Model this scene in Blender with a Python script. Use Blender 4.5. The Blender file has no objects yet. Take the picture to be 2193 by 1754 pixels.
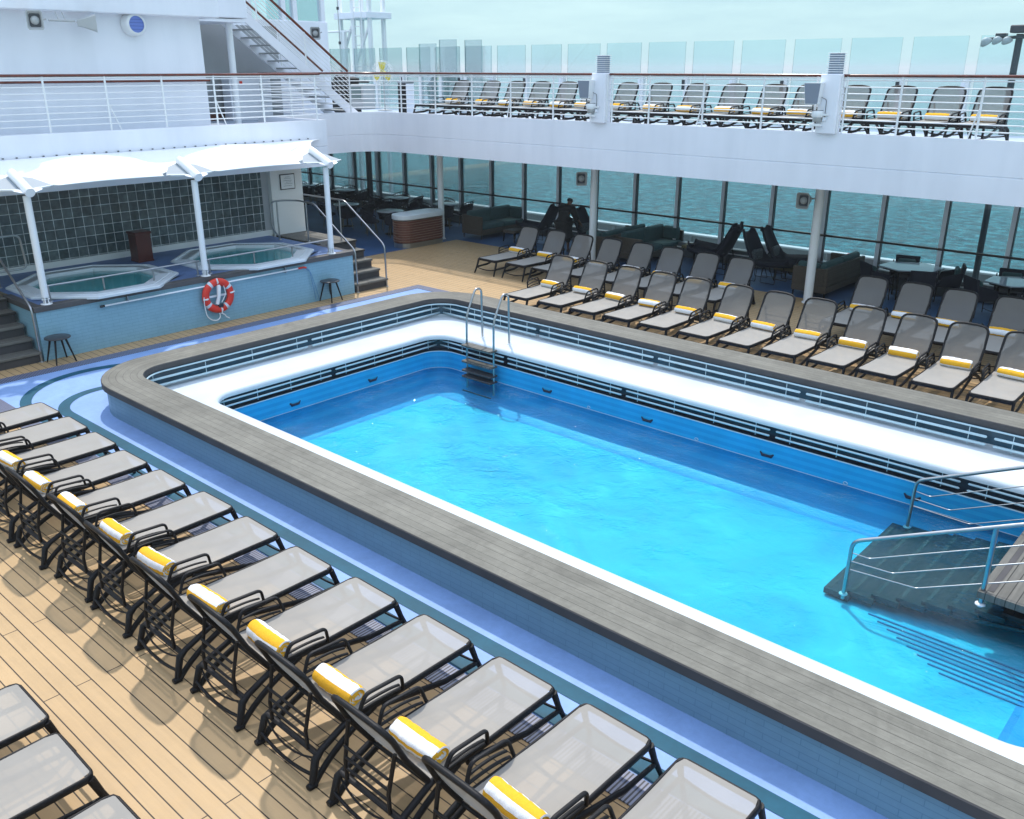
import bpy, math, random
from math import sin, cos, pi, radians
from mathutils import Vector, Matrix
random.seed(7)
SC = bpy.context.scene
COL = SC.collection

# ------------------------------------------------------------------ camera
cam = bpy.data.cameras.new("camera")
cam.sensor_width = 36.0
cam.lens = 36.0 * 1928.5 / 2193.0
cam.clip_start = 0.05
cam.clip_end = 60000
camo = bpy.data.objects.new("camera", cam)
COL.objects.link(camo)
camo.location = (0, 0, 5.0)
camo.rotation_euler = (radians(90 - 20.78), 0, radians(41.965))
SC.camera = camo

# ------------------------------------------------------------------ light
SUN = Vector((-0.50, 0.40, 1.0)).normalized()       # towards the sun
elev = math.asin(SUN.z)
world = bpy.data.worlds.new("World")
SC.world = world
world.use_nodes = True
wn, wl = world.node_tree.nodes, world.node_tree.links
wn.clear()
wo = wn.new("ShaderNodeOutputWorld")
bg = wn.new("ShaderNodeBackground")
bg.inputs[1].default_value = 0.12
sky = wn.new("ShaderNodeTexSky")
sky.sky_type = 'NISHITA'
sky.sun_disc = False
sky.sun_elevation = elev
sky.sun_rotation = math.atan2(SUN.x, SUN.y)
sky.altitude = 0
sky.air_density = 1.0
sky.dust_density = 4.0
sky.ozone_density = 1.0
# thin high cloud veil: pale cyan-white mixed over the clear sky
tc = wn.new("ShaderNodeTexCoord")
mp = wn.new("ShaderNodeMapping"); mp.inputs['Scale'].default_value = (1.2, 1.2, 7.0)
nz = wn.new("ShaderNodeTexNoise"); nz.inputs['Scale'].default_value = 3.0; nz.inputs['Detail'].default_value = 7; nz.inputs['Roughness'].default_value = 0.6
cr = wn.new("ShaderNodeValToRGB")
cr.color_ramp.elements[0].position = 0.35; cr.color_ramp.elements[0].color = (4.7, 7.5, 8.5, 1)
cr.color_ramp.elements[1].position = 0.68; cr.color_ramp.elements[1].color = (6.2, 9.1, 9.6, 1)
mx = wn.new("ShaderNodeMix"); mx.data_type = 'RGBA'; mx.inputs[0].default_value = 0.80
wl.new(tc.outputs['Generated'], mp.inputs[0]); wl.new(mp.outputs[0], nz.inputs[0]); wl.new(nz.outputs[0], cr.inputs[0])
# the veil brightens towards the zenith, as thin overcast does
spz = wn.new("ShaderNodeSeparateXYZ"); wl.new(tc.outputs['Generated'], spz.inputs[0])
zr = wn.new("ShaderNodeValToRGB")
zr.color_ramp.elements[0].position = 0.12; zr.color_ramp.elements[0].color = (1, 1, 1, 1)
zr.color_ramp.elements[1].position = 0.75; zr.color_ramp.elements[1].color = (1, 1, 1, 1)
zs_ = wn.new("ShaderNodeMix"); zs_.data_type = 'RGBA'
zf = wn.new("ShaderNodeMapRange"); zf.inputs[1].default_value = 0.15; zf.inputs[2].default_value = 0.8
wl.new(spz.outputs[2], zf.inputs[0]); wl.new(zf.outputs[0], zs_.inputs[0])
zs_.inputs[6].default_value = (1, 1, 1, 1); zs_.inputs[7].default_value = (2.05, 1.60, 1.95, 1)
vm = wn.new("ShaderNodeMix"); vm.data_type = 'RGBA'; vm.blend_type = 'MULTIPLY'; vm.inputs[0].default_value = 1.0; vm.clamp_result = False
wl.new(cr.outputs[0], vm.inputs[6]); wl.new(zs_.outputs[2], vm.inputs[7])
wn.remove(zr)
wl.new(sky.outputs[0], mx.inputs[6]); wl.new(vm.outputs[2], mx.inputs[7])
wl.new(mx.outputs[2], bg.inputs[0]); wl.new(bg.outputs[0], wo.inputs[0])

sl = bpy.data.lights.new("sun", 'SUN')
sl.energy = 3.4
sl.angle = radians(1.4)
sl.color = (1.0, 0.95, 0.86)
so = bpy.data.objects.new("sun", sl)
COL.objects.link(so)
so.rotation_euler = SUN.to_track_quat('Z', 'Y').to_euler()
so.location = (-10, 10, 30)

SC.view_settings.view_transform = 'Standard'
SC.view_settings.look = 'None'
SC.view_settings.exposure = 0.03
SC.view_settings.gamma = 1.0
SC.cycles.max_bounces = 10
SC.cycles.transparent_max_bounces = 24
SC.cycles.transmission_bounces = 6
SC.cycles.caustics_reflective = False
SC.cycles.caustics_refractive = False

# ------------------------------------------------------------------ materials
def newmat(name):
    m = bpy.data.materials.new(name); m.use_nodes = True
    nt = m.node_tree; b = nt.nodes['Principled BSDF']
    return m, nt.nodes, nt.links, b

def simple(name, col, rough=0.5, metal=0.0, spec=0.5, noise=0.0, nscale=8.0, bump=0.0, bscale=60.0, alpha=1.0):
    m, n, l, b = newmat(name)
    b.inputs['Base Color'].default_value = (*col, 1)
    b.inputs['Roughness'].default_value = rough
    b.inputs['Metallic'].default_value = metal
    b.inputs['Specular IOR Level'].default_value = spec
    b.inputs['Alpha'].default_value = alpha
    if noise > 0:
        t = n.new('ShaderNodeTexCoord'); g = n.new('ShaderNodeNewGeometry')
        x = n.new('ShaderNodeTexNoise'); x.inputs['Scale'].default_value = nscale; x.inputs['Detail'].default_value = 6
        l.new(g.outputs['Position'], x.inputs['Vector'])
        r = n.new('ShaderNodeValToRGB')
        r.color_ramp.elements[0].position = 0.3; r.color_ramp.elements[1].position = 0.72
        r.color_ramp.elements[0].color = (*[c * (1 - noise) for c in col], 1)
        r.color_ramp.elements[1].color = (*[min(1, c * (1 + noise)) for c in col], 1)
        l.new(x.outputs[0], r.inputs[0]); l.new(r.outputs[0], b.inputs['Base Color'])
    if bump > 0:
        g2 = n.new('ShaderNodeNewGeometry')
        y = n.new('ShaderNodeTexNoise'); y.inputs['Scale'].default_value = bscale; y.inputs['Detail'].default_value = 4
        l.new(g2.outputs['Position'], y.inputs['Vector'])
        bp = n.new('ShaderNodeBump'); bp.inputs['Strength'].default_value = bump; bp.inputs['Distance'].default_value = 0.01
        l.new(y.outputs[0], bp.inputs['Height']); l.new(bp.outputs[0], b.inputs['Normal'])
    return m

def math_node(n, l, op, a, b=None, c=None):
    q = n.new('ShaderNodeMath'); q.operation = op
    for i, v in enumerate((a, b, c)):
        if v is None: continue
        if isinstance(v, (int, float)): q.inputs[i].default_value = v
        else: l.new(v, q.inputs[i])
    return q.outputs[0]

def mixc(n, l, fac, a, b, blend='MIX'):
    q = n.new('ShaderNodeMix'); q.data_type = 'RGBA'; q.blend_type = blend
    for s, v in ((0, fac), (6, a), (7, b)):
        if isinstance(v, (int, float)): q.inputs[s].default_value = v
        elif isinstance(v, tuple): q.inputs[s].default_value = (*v, 1) if len(v) == 3 else v
        else: l.new(v, q.inputs[s])
    return q.outputs[2]

def noise(n, l, vec, scale, detail=5, rough=0.5, dist=0.0):
    x = n.new('ShaderNodeTexNoise'); x.inputs['Scale'].default_value = scale; x.inputs['Detail'].default_value = detail
    x.inputs['Roughness'].default_value = rough; x.inputs['Distortion'].default_value = dist
    l.new(vec, x.inputs['Vector']); return x.outputs[0]

def ramp(n, l, fac, pts):
    r = n.new('ShaderNodeValToRGB'); e = r.color_ramp.elements
    while len(e) < len(pts): e.new(0.5)
    for i, (p, c) in enumerate(pts):
        e[i].position = p; e[i].color = (*c, 1) if not isinstance(c, (int, float)) else (c, c, c, 1)
    l.new(fac, r.inputs[0]); return r.outputs[0]

def stretch(n, l, vec, s):
    mp = n.new('ShaderNodeMapping'); mp.inputs['Scale'].default_value = s
    l.new(vec, mp.inputs[0]); return mp.outputs[0]

def brick_mat(name, vecsrc, c1, c2, mortar, bw, bh, ms, rough, offset=0.5, bump=0.3, shift=(0, 0, 0), rot=(0, 0, 0), stain=0.12, grain=None, spec=0.5, gf=0.55):
    m, n, l, b = newmat(name)
    if vecsrc == 'pos':
        v = n.new('ShaderNodeNewGeometry').outputs['Position']
    else:
        v = n.new('ShaderNodeTexCoord').outputs['UV']
    mp = n.new('ShaderNodeMapping'); mp.inputs['Location'].default_value = shift; mp.inputs['Rotation'].default_value = rot
    l.new(v, mp.inputs[0]); v2 = mp.outputs[0]
    br = n.new('ShaderNodeTexBrick'); br.offset = offset; br.inputs['Scale'].default_value = 1.0
    br.inputs['Color1'].default_value = (*c1, 1); br.inputs['Color2'].default_value = (*c2, 1); br.inputs['Mortar'].default_value = (*mortar, 1)
    br.inputs['Mortar Size'].default_value = ms; br.inputs['Mortar Smooth'].default_value = 0.1; br.inputs['Bias'].default_value = 0.0
    br.inputs['Brick Width'].default_value = bw; br.inputs['Row Height'].default_value = bh
    l.new(v2, br.inputs['Vector'])
    c = br.outputs['Color']
    if grain:
        g = noise(n, l, stretch(n, l, v2, grain), 1.0, 6, 0.65)
        c = mixc(n, l, gf, c, ramp(n, l, g, [(0.3, (0.55,) * 3), (0.7, (1.35,) * 3)]), 'MULTIPLY')
    st = noise(n, l, v, 0.9, 8, 0.65, 0.6)
    c = mixc(n, l, 1.0, c, ramp(n, l, st, [(0.32, (1 - stain,) * 3), (0.66, (1 + stain * 0.6,) * 3)]), 'MULTIPLY')
    st2 = noise(n, l, v, 7.0, 6, 0.7, 0.3)
    c = mixc(n, l, 1.0, c, ramp(n, l, st2, [(0.35, (1 - stain * 0.7,) * 3), (0.62, (1 + stain * 0.4,) * 3)]), 'MULTIPLY')
    l.new(c, b.inputs['Base Color']); b.inputs['Specular IOR Level'].default_value = spec
    l.new(ramp(n, l, st2, [(0.3, rough - 0.08), (0.7, min(1, rough + 0.12))]), b.inputs['Roughness'])
    bp = n.new('ShaderNodeBump'); bp.inputs['Strength'].default_value = bump; bp.inputs['Distance'].default_value = 0.006; bp.invert = True
    l.new(br.outputs['Fac'], bp.inputs['Height']); l.new(bp.outputs[0], b.inputs['Normal'])
    return m

M = {}
M['white'] = simple('white_paint', (0.82, 0.835, 0.90), 0.38, noise=0.035, nscale=1.1, bump=0.08, bscale=9)
def steel_paint(name, col):
    m, n, l, b = newmat(name)
    pos = n.new('ShaderNodeNewGeometry').outputs['Position']
    st = noise(n, l, stretch(n, l, pos, (2.2, 2.2, 0.25)), 1.0, 7, 0.6)
    bl = noise(n, l, pos, 0.8, 5, 0.6)
    c = mixc(n, l, 1.0, col, ramp(n, l, st, [(0.30, (0.93, 0.935, 0.94)), (0.6, (1.0,) * 3)]), 'MULTIPLY')
    c = mixc(n, l, 1.0, c, ramp(n, l, bl, [(0.3, (0.965,) * 3), (0.7, (1.02,) * 3)]), 'MULTIPLY')
    l.new(c, b.inputs['Base Color']); b.inputs['Roughness'].default_value = 0.38
    bp = n.new('ShaderNodeBump'); bp.inputs['Strength'].default_value = 0.35; bp.inputs['Distance'].default_value = 0.02
    l.new(noise(n, l, pos, 1.4, 3, 0.4), bp.inputs['Height']); l.new(bp.outputs[0], b.inputs['Normal'])
    return m
M['white'] = steel_paint('white_steel_paint', (0.84, 0.845, 0.90))
M['white_metal'] = simple('white_metal', (0.80, 0.81, 0.82), 0.3)
M['cream'] = simple('cream_wall', (0.70, 0.71, 0.69), 0.5, noise=0.04, nscale=1.5)
M['grey_panel'] = simple('grey_panel', (0.36, 0.37, 0.38), 0.6, noise=0.05, nscale=2)
M['gel'] = simple('white_gelcoat', (0.60, 0.655, 0.69), 0.28, noise=0.07, nscale=1.6, bump=0.1, bscale=14)
M['steel'] = simple('brushed_steel', (0.40, 0.41, 0.42), 0.28, metal=1.0, noise=0.06, nscale=14)
M['black'] = simple('black_plastic', (0.009, 0.008, 0.009), 0.5, spec=0.22, noise=0.15, nscale=30)
M['blackgloss'] = simple('black_gloss', (0.012, 0.012, 0.014), 0.2)
M['mullion'] = simple('grey_mullion', (0.80, 0.82, 0.88), 0.4)
M['mullion_d'] = simple('dark_mullion', (0.035, 0.04, 0.05), 0.4)
M['mahogany'] = simple('mahogany_varnish', (0.13, 0.026, 0.014), 0.22, noise=0.3, nscale=12)
M['mahogany_d'] = simple('dark_red_wood', (0.07, 0.008, 0.004), 0.3, noise=0.2, nscale=5)
M['copper'] = simple('copper_slats', (0.14, 0.05, 0.03), 0.35, metal=0.3)
M['rope'] = simple('white_rope', (0.75, 0.75, 0.74), 0.8)
M['red'] = simple('lifebuoy_red', (0.72, 0.035, 0.015), 0.42, noise=0.06, nscale=10)
M['reflective'] = simple('reflective_tape', (0.62, 0.66, 0.68), 0.35)
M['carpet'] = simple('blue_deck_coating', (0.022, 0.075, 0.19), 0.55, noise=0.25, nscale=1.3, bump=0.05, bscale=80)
M['wicker'] = brick_mat('wicker_weave', 'pos', (0.13, 0.10, 0.075), (0.09, 0.07, 0.05), (0.03, 0.022, 0.016), 0.03, 0.015, 0.003, 0.7, rot=(pi / 2, 0, 0), bump=0.5)
M['teal_fabric'] = simple('teal_cushion', (0.035, 0.085, 0.09), 0.85, noise=0.12, nscale=12, bump=0.15, bscale=90)
M['navy_fabric'] = simple('navy_fabric', (0.008, 0.01, 0.022), 0.85)
M['tabletop'] = simple('pale_table_top', (0.42, 0.47, 0.5), 0.15)
M['stooltop'] = simple('grey_stool_top', (0.035, 0.034, 0.038), 0.35)
M['khaki'] = simple('khaki_cushion', (0.17, 0.14, 0.07), 0.9)
M['speaker_grey'] = simple('speaker_grey', (0.42, 0.43, 0.43), 0.45)
M['speaker_dark'] = simple('speaker_grille', (0.06, 0.065, 0.075), 0.6)
M['blue_grille'] = simple('blue_grille', (0.16, 0.24, 0.62), 0.5)
M['yellow'] = simple('fan_yellow', (0.7, 0.6, 0.05), 0.4)
M['skin'] = simple('skin', (0.12, 0.06, 0.04), 0.6)
M['cloth'] = simple('dark_cloth', (0.012, 0.012, 0.014), 0.9)
M['sign'] = simple('sign_white', (0.68, 0.7, 0.7), 0.4)
M['grate'] = simple('drain_grate', (0.30, 0.32, 0.42), 0.5)
M['grate_dark'] = simple('drain_channel', (0.02, 0.025, 0.05), 0.8)

M['deck'] = brick_mat('wood_deck_planks', 'pos', (0.475, 0.318, 0.162), (0.455, 0.303, 0.152), (0.035, 0.022, 0.012), 3.4, 0.1365, 0.0055, 0.5, offset=0.37, shift=(0.3, 0.062, 0), grain=(0.9, 22, 1), stain=0.05, spec=0.3, gf=0.16)
M['greywood'] = brick_mat('weathered_step_planks', 'pos', (0.155, 0.148, 0.13), (0.13, 0.125, 0.11), (0.03, 0.028, 0.025), 3.0, 0.10, 0.005, 0.6, rot=(0, 0, pi / 2), grain=(1.5, 30, 1), stain=0.15, spec=0.25)
M['tile'] = brick_mat('pale_blue_wall_tiles', 'UV', (0.235, 0.42, 0.51), (0.225, 0.405, 0.495), (0.175, 0.33, 0.415), 0.245, 0.062, 0.0035, 0.38, bump=0.2, stain=0.06)
M['tile_pool'] = brick_mat('pool_wall_tiles', 'UV', (0.155, 0.275, 0.365), (0.15, 0.265, 0.355), (0.105, 0.205, 0.285), 0.30, 0.062, 0.0035, 0.4, bump=0.2, stain=0.07)

# coping: planks follow the rim, running along U; V counts metres across
def coping_mat():
    m, n, l, b = newmat('weathered_rim_planks')
    uv = n.new('ShaderNodeTexCoord').outputs['UV']
    sp = n.new('ShaderNodeSeparateXYZ'); l.new(uv, sp.inputs[0])
    f = math_node(n, l, 'FRACT', math_node(n, l, 'DIVIDE', sp.outputs[1], 0.103))
    edge = math_node(n, l, 'LESS_THAN', f, 0.05)
    g = noise(n, l, stretch(n, l, uv, (1.3, 45, 1)), 1.0, 6, 0.65)
    pos = n.new('ShaderNodeNewGeometry').outputs['Position']
    row = math_node(n, l, 'FLOOR', math_node(n, l, 'DIVIDE', sp.outputs[1], 0.103))
    wn_ = n.new('ShaderNodeTexWhiteNoise'); wn_.noise_dimensions = '1D'; l.new(row, wn_.inputs['W'])
    base = ramp(n, l, g, [(0.25, (0.13, 0.124, 0.103)), (0.55, (0.165, 0.158, 0.132)), (0.8, (0.19, 0.184, 0.157))])
    base = mixc(n, l, 1.0, base, ramp(n, l, wn_.outputs[0], [(0, (0.93,) * 3), (1, (1.06,) * 3)]), 'MULTIPLY')
    s1 = noise(n, l, pos, 1.1, 8, 0.7, 0.8)
    base = mixc(n, l, 1.0, base, ramp(n, l, s1, [(0.35, (0.80,) * 3), (0.62, (1.10,) * 3)]), 'MULTIPLY')
    s2 = noise(n, l, pos, 5.0, 8, 0.75, 1.0)
    base = mixc(n, l, 1.0, base, ramp(n, l, s2, [(0.38, (0.86,) * 3), (0.60, (1.07,) * 3)]), 'MULTIPLY')
    base = mixc(n, l, edge, base, (0.045, 0.04, 0.035))
    l.new(base, b.inputs['Base Color'])
    b.inputs['Roughness'].default_value = 0.62; b.inputs['Specular IOR Level'].default_value = 0.3
    bp = n.new('ShaderNodeBump'); bp.inputs['Strength'].default_value = 0.25; bp.inputs['Distance'].default_value = 0.004; bp.invert = True
    l.new(edge, bp.inputs['Height']); l.new(bp.outputs[0], b.inputs['Normal'])
    return m
M['coping'] = coping_mat()
M['coping_edge'] = simple('rim_fascia_board', (0.052, 0.048, 0.05), 0.6, noise=0.2, nscale=3)

def resin(name, c, amt=0.10):
    m, n, l, b = newmat(name)
    pos = n.new('ShaderNodeNewGeometry').outputs['Position']
    a = noise(n, l, pos, 1.3, 8, 0.65, 0.7); d = noise(n, l, pos, 14, 5, 0.7)
    col = mixc(n, l, 1.0, c, ramp(n, l, a, [(0.32, (1 - amt,) * 3), (0.66, (1 + amt,) * 3)]), 'MULTIPLY')
    col = mixc(n, l, 1.0, col, ramp(n, l, d, [(0.3, (1 - amt * 0.6,) * 3), (0.7, (1 + amt * 0.5,) * 3)]), 'MULTIPLY')
    l.new(col, b.inputs['Base Color']); b.inputs['Roughness'].default_value = 0.55; b.inputs['Specular IOR Level'].default_value = 0.25
    bp = n.new('ShaderNodeBump'); bp.inputs['Strength'].default_value = 0.1; bp.inputs['Distance'].default_value = 0.003
    l.new(noise(n, l, pos, 160, 3), bp.inputs['Height']); l.new(bp.outputs[0], b.inputs['Normal'])
    return m
M['path_blue'] = resin('pale_blue_resin', (0.225, 0.355, 0.62))
M['path_teal'] = resin('teal_resin', (0.007, 0.078, 0.125), 0.16)
M['stage_blue'] = resin('stage_blue_resin', (0.10, 0.165, 0.32), 0.2)
M['path_grey'] = resin('grey_blue_resin', (0.22, 0.26, 0.42), 0.1)
M['basin'] = resin('pool_blue_paint', (0.008, 0.42, 0.86), 0.06)

def basin_floor():
    m, n, l, b = newmat('pool_floor_paint')
    pos = n.new('ShaderNodeNewGeometry').outputs['Position']
    a = noise(n, l, stretch(n, l, pos, (1, 1.4, 1)), 0.55, 7, 0.6, 1.2)
    col = ramp(n, l, a, [(0.30, (0.008, 0.38, 0.60)), (0.45, (0.02, 0.47, 0.66)), (0.58, (0.03, 0.53, 0.69)), (0.70, (0.09, 0.63, 0.72))])
    l.new(col, b.inputs['Base Color']); b.inputs['Roughness'].default_value = 0.6
    return m
M['basin_floor'] = basin_floor()

def wall_band():
    m, n, l, b = newmat('pool_wall_paint')
    pos = n.new('ShaderNodeNewGeometry').outputs['Position']
    sp = n.new('ShaderNodeSeparateXYZ'); l.new(pos, sp.inputs[0])
    f = math_node(n, l, 'FRACT', math_node(n, l, 'DIVIDE', sp.outputs[2], 0.115))
    e = math_node(n, l, 'LESS_THAN', f, 0.5)
    s1 = noise(n, l, pos, 1.7, 6, 0.6)
    c = mixc(n, l, e, (0.008, 0.30, 0.62), (0.014, 0.36, 0.68))
    c = mixc(n, l, 1.0, c, ramp(n, l, s1, [(0.3, (0.88,) * 3), (0.7, (1.1,) * 3)]), 'MULTIPLY')
    l.new(c, b.inputs['Base Color']); b.inputs['Roughness'].default_value = 0.35
    return m
M['basin_wall'] = wall_band()
M['slot_dark'] = simple('overflow_channel', (0.006, 0.020, 0.042), 0.35, noise=0.4, nscale=6)
M['slot_teal'] = simple('channel_lining', (0.010, 0.065, 0.11), 0.3, noise=0.35, nscale=5)
M['slot_bar'] = simple('channel_bar', (0.44, 0.60, 0.67), 0.35)

def water(name, tint, bscale, bstr, ior=1.33, base=0.0, gl=(1, 1, 1), dif=0.0, dcol=(0.03, 0.5, 0.8)):
    m, n, l, b = newmat(name); n.remove(b)
    out = [x for x in n if x.type == 'OUTPUT_MATERIAL'][0]
    pos = n.new('ShaderNodeNewGeometry').outputs['Position']
    h1 = noise(n, l, pos, bscale, 5, 0.55, 0.8); h2 = noise(n, l, pos, bscale * 6.5, 4, 0.6, 0.6)
    h = math_node(n, l, 'ADD', h1, math_node(n, l, 'MULTIPLY', h2, 0.42))
    patch = ramp(n, l, noise(n, l, pos, 0.6, 4, 0.6, 1.0), [(0.42, 0.30), (0.60, 1.0)])
    bp = n.new('ShaderNodeBump'); bp.inputs['Distance'].default_value = 0.034
    l.new(math_node(n, l, 'MULTIPLY', patch, bstr), bp.inputs['Strength'])
    l.new(h, bp.inputs['Height'])
    fr = n.new('ShaderNodeFresnel'); fr.inputs[0].default_value = ior; l.new(bp.outputs[0], fr.inputs['Normal'])
    tr = n.new('ShaderNodeBsdfTransparent'); tr.inputs[0].default_value = (*tint, 1)
    g = n.new('ShaderNodeBsdfGlossy'); g.inputs['Roughness'].default_value = 0.03; g.inputs['Color'].default_value = (*gl, 1); l.new(bp.outputs[0], g.inputs['Normal'])
    mxs = n.new('ShaderNodeMixShader')
    l.new(math_node(n, l, 'ADD', fr.outputs[0], base), mxs.inputs[0]); l.new(tr.outputs[0], mxs.inputs[1]); l.new(g.outputs[0], mxs.inputs[2])
    if dif > 0:
        df = n.new('ShaderNodeBsdfDiffuse'); df.inputs[0].default_value = (*dcol, 1)
        m2 = n.new('ShaderNodeMixShader'); m2.inputs[0].default_value = dif
        l.new(tr.outputs[0], m2.inputs[1]); l.new(df.outputs[0], m2.inputs[2]); l.new(m2.outputs[0], mxs.inputs[1])
    l.new(mxs.outputs[0], out.inputs[0])
    return m
M['water'] = water('pool_water', (0.50, 0.93, 1.0), 3.2, 1.0, dif=0.02)
M['tub_water'] = water('tub_water', (0.75, 0.97, 0.97), 4.0, 0.15, dif=0.30, dcol=(0.07, 0.52, 0.56))

def sea_mat():
    m, n, l, b = newmat('sea_water')
    pos = n.new('ShaderNodeNewGeometry').outputs['Position']
    v = stretch(n, l, pos, (1, 1, 1))
    big = noise(n, l, v, 0.012, 5, 0.5)
    c = ramp(n, l, big, [(0.3, (0.016, 0.135, 0.165)), (0.7, (0.030, 0.19, 0.215))])
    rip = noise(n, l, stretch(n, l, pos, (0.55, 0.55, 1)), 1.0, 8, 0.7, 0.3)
    c = mixc(n, l, 1.0, c, ramp(n, l, rip, [(0.38, (0.40, 0.42, 0.45)), (0.50, (0.95,) * 3), (0.62, (2.3, 2.0, 1.9))]), 'MULTIPLY')  # light and dark of the ripples painted into the sea colour
    w2 = noise(n, l, v, 0.9, 6, 0.65, 0.4)
    cap = ramp(n, l, w2, [(0.70, 0.0), (0.76, 1.0)])
    c = mixc(n, l, math_node(n, l, 'MULTIPLY', cap, 0.4), c, (0.45, 0.6, 0.6))
    l.new(c, b.inputs['Base Color']); b.inputs['Roughness'].default_value = 0.22; b.inputs['IOR'].default_value = 1.33; b.inputs['Specular IOR Level'].default_value = 0.32
    h = math_node(n, l, 'ADD', noise(n, l, v, 0.35, 6, 0.6, 0.5), math_node(n, l, 'MULTIPLY', noise(n, l, v, 1.6, 5, 0.6), 0.35))
    bp = n.new('ShaderNodeBump'); bp.inputs['Strength'].default_value = 1.0; bp.inputs['Distance'].default_value = 1.6
    l.new(h, bp.inputs['Height']); l.new(bp.outputs[0], b.inputs['Normal'])
    return m
M['sea'] = sea_mat()

def glass(name, tint, refl=0.0, rough=0.0):
    m, n, l, b = newmat(name); n.remove(b)
    out = [x for x in n if x.type == 'OUTPUT_MATERIAL'][0]
    tr = n.new('ShaderNodeBsdfTransparent'); tr.inputs[0].default_value = (*tint, 1)
    g = n.new('ShaderNodeBsdfGlossy'); g.inputs['Roughness'].default_value = rough
    fr = n.new('ShaderNodeFresnel'); fr.inputs[0].default_value = 1.45
    ms = n.new('ShaderNodeMixShader')
    l.new(math_node(n, l, 'ADD', math_node(n, l, 'MULTIPLY', fr.outputs[0], 0.6), refl), ms.inputs[0])
    l.new(tr.outputs[0], ms.inputs[1]); l.new(g.outputs[0], ms.inputs[2]); l.new(ms.outputs[0], out.inputs[0])
    return m
M['glass_low'] = glass('tinted_window_glass', (0.72, 0.82, 0.84), 0.0)
M['glass_up'] = glass('clear_screen_glass', (0.895, 0.965, 0.98), 0.0)
M['glass_edge'] = simple('green_glass_edge', (0.05, 0.22, 0.26), 0.2)

def sling(name, col, tr_amt):
    m, n, l, b = newmat(name)
    out = [x for x in n if x.type == 'OUTPUT_MATERIAL'][0]
    pos = n.new('ShaderNodeNewGeometry').outputs['Position']
    c = mixc(n, l, 1.0, col, ramp(n, l, noise(n, l, pos, 3.0, 5), [(0.3, (0.95,) * 3), (0.7, (1.05,) * 3)]), 'MULTIPLY')
    l.new(c, b.inputs['Base Color']); b.inputs['Roughness'].default_value = 0.7; b.inputs['Specular IOR Level'].default_value = 0.25
    bp = n.new('ShaderNodeBump'); bp.inputs['Strength'].default_value = 0.15; bp.inputs['Distance'].default_value = 0.002
    l.new(noise(n, l, pos, 400, 2), bp.inputs['Height']); l.new(bp.outputs[0], b.inputs['Normal'])
    tr = n.new('ShaderNodeBsdfTransparent')
    ms = n.new('ShaderNodeMixShader')
    lw = n.new('ShaderNodeLayerWeight'); lw.inputs[0].default_value = 0.35
    l.new(ramp(n, l, lw.outputs['Facing'], [(0.0, tr_amt * 1.15), (0.75, tr_amt * 0.35)]), ms.inputs[0])
    b.inputs['Sheen Weight'].default_value = 0.35; b.inputs['Sheen Roughness'].default_value = 0.4
    l.new(b.outputs[0], ms.inputs[1]); l.new(tr.outputs[0], ms.inputs[2]); l.new(ms.outputs[0], out.inputs[0])
    return m
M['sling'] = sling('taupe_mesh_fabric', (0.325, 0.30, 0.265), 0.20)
M['sling_back'] = sling('backlit_mesh_fabric', (0.205, 0.19, 0.172), 0.26)  # seat mesh again, darkened for shaded, back-lit backs with dark showing through

def blocks():
    m, n, l, b = newmat('glass_block_wall')
    pos = n.new('ShaderNodeNewGeometry').outputs['Position']
    mp = n.new('ShaderNodeMapping'); mp.inputs['Rotation'].default_value = (0, pi / 2, pi / 2)
    sp = n.new('ShaderNodeSeparateXYZ'); l.new(pos, sp.inputs[0])
    cb = n.new('ShaderNodeCombineXYZ'); l.new(sp.outputs[1], cb.inputs[0]); l.new(sp.outputs[2], cb.inputs[1])
    br = n.new('ShaderNodeTexBrick'); br.offset = 0.0; br.inputs['Scale'].default_value = 1.0
    br.inputs['Color1'].default_value = (0.05, 0.07, 0.075, 1); br.inputs['Color2'].default_value = (0.10, 0.13, 0.135, 1)
    br.inputs['Mortar'].default_value = (0.62, 0.67, 0.68, 1); br.inputs['Mortar Size'].default_value = 0.0065; br.inputs['Mortar Smooth'].default_value = 0.3
    br.inputs['Brick Width'].default_value = 0.21; br.inputs['Row Height'].default_value = 0.21
    off = n.new('ShaderNodeMapping'); off.inputs['Location'].default_value = (-0.03, -0.10, 0)
    l.new(cb.outputs[0], off.inputs[0]); l.new(off.outputs[0], br.inputs['Vector'])
    wv = noise(n, l, pos, 9, 3)
    c = mixc(n, l, 1.0, br.outputs['Color'], ramp(n, l, wv, [(0.3, (0.6,) * 3), (0.7, (1.3,) * 3)]), 'MULTIPLY')
    l.new(c, b.inputs['Base Color']); b.inputs['Roughness'].default_value = 0.15
    h = math_node(n, l, 'ADD', br.outputs['Fac'], math_node(n, l, 'MULTIPLY', noise(n, l, pos, 14, 2), 0.5))
    bp = n.new('ShaderNodeBump'); bp.inputs['Strength'].default_value = 0.5; bp.inputs['Distance'].default_value = 0.01
    l.new(h, bp.inputs['Height']); l.new(bp.outputs[0], b.inputs['Normal'])
    return m
M['blocks'] = blocks()

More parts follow.
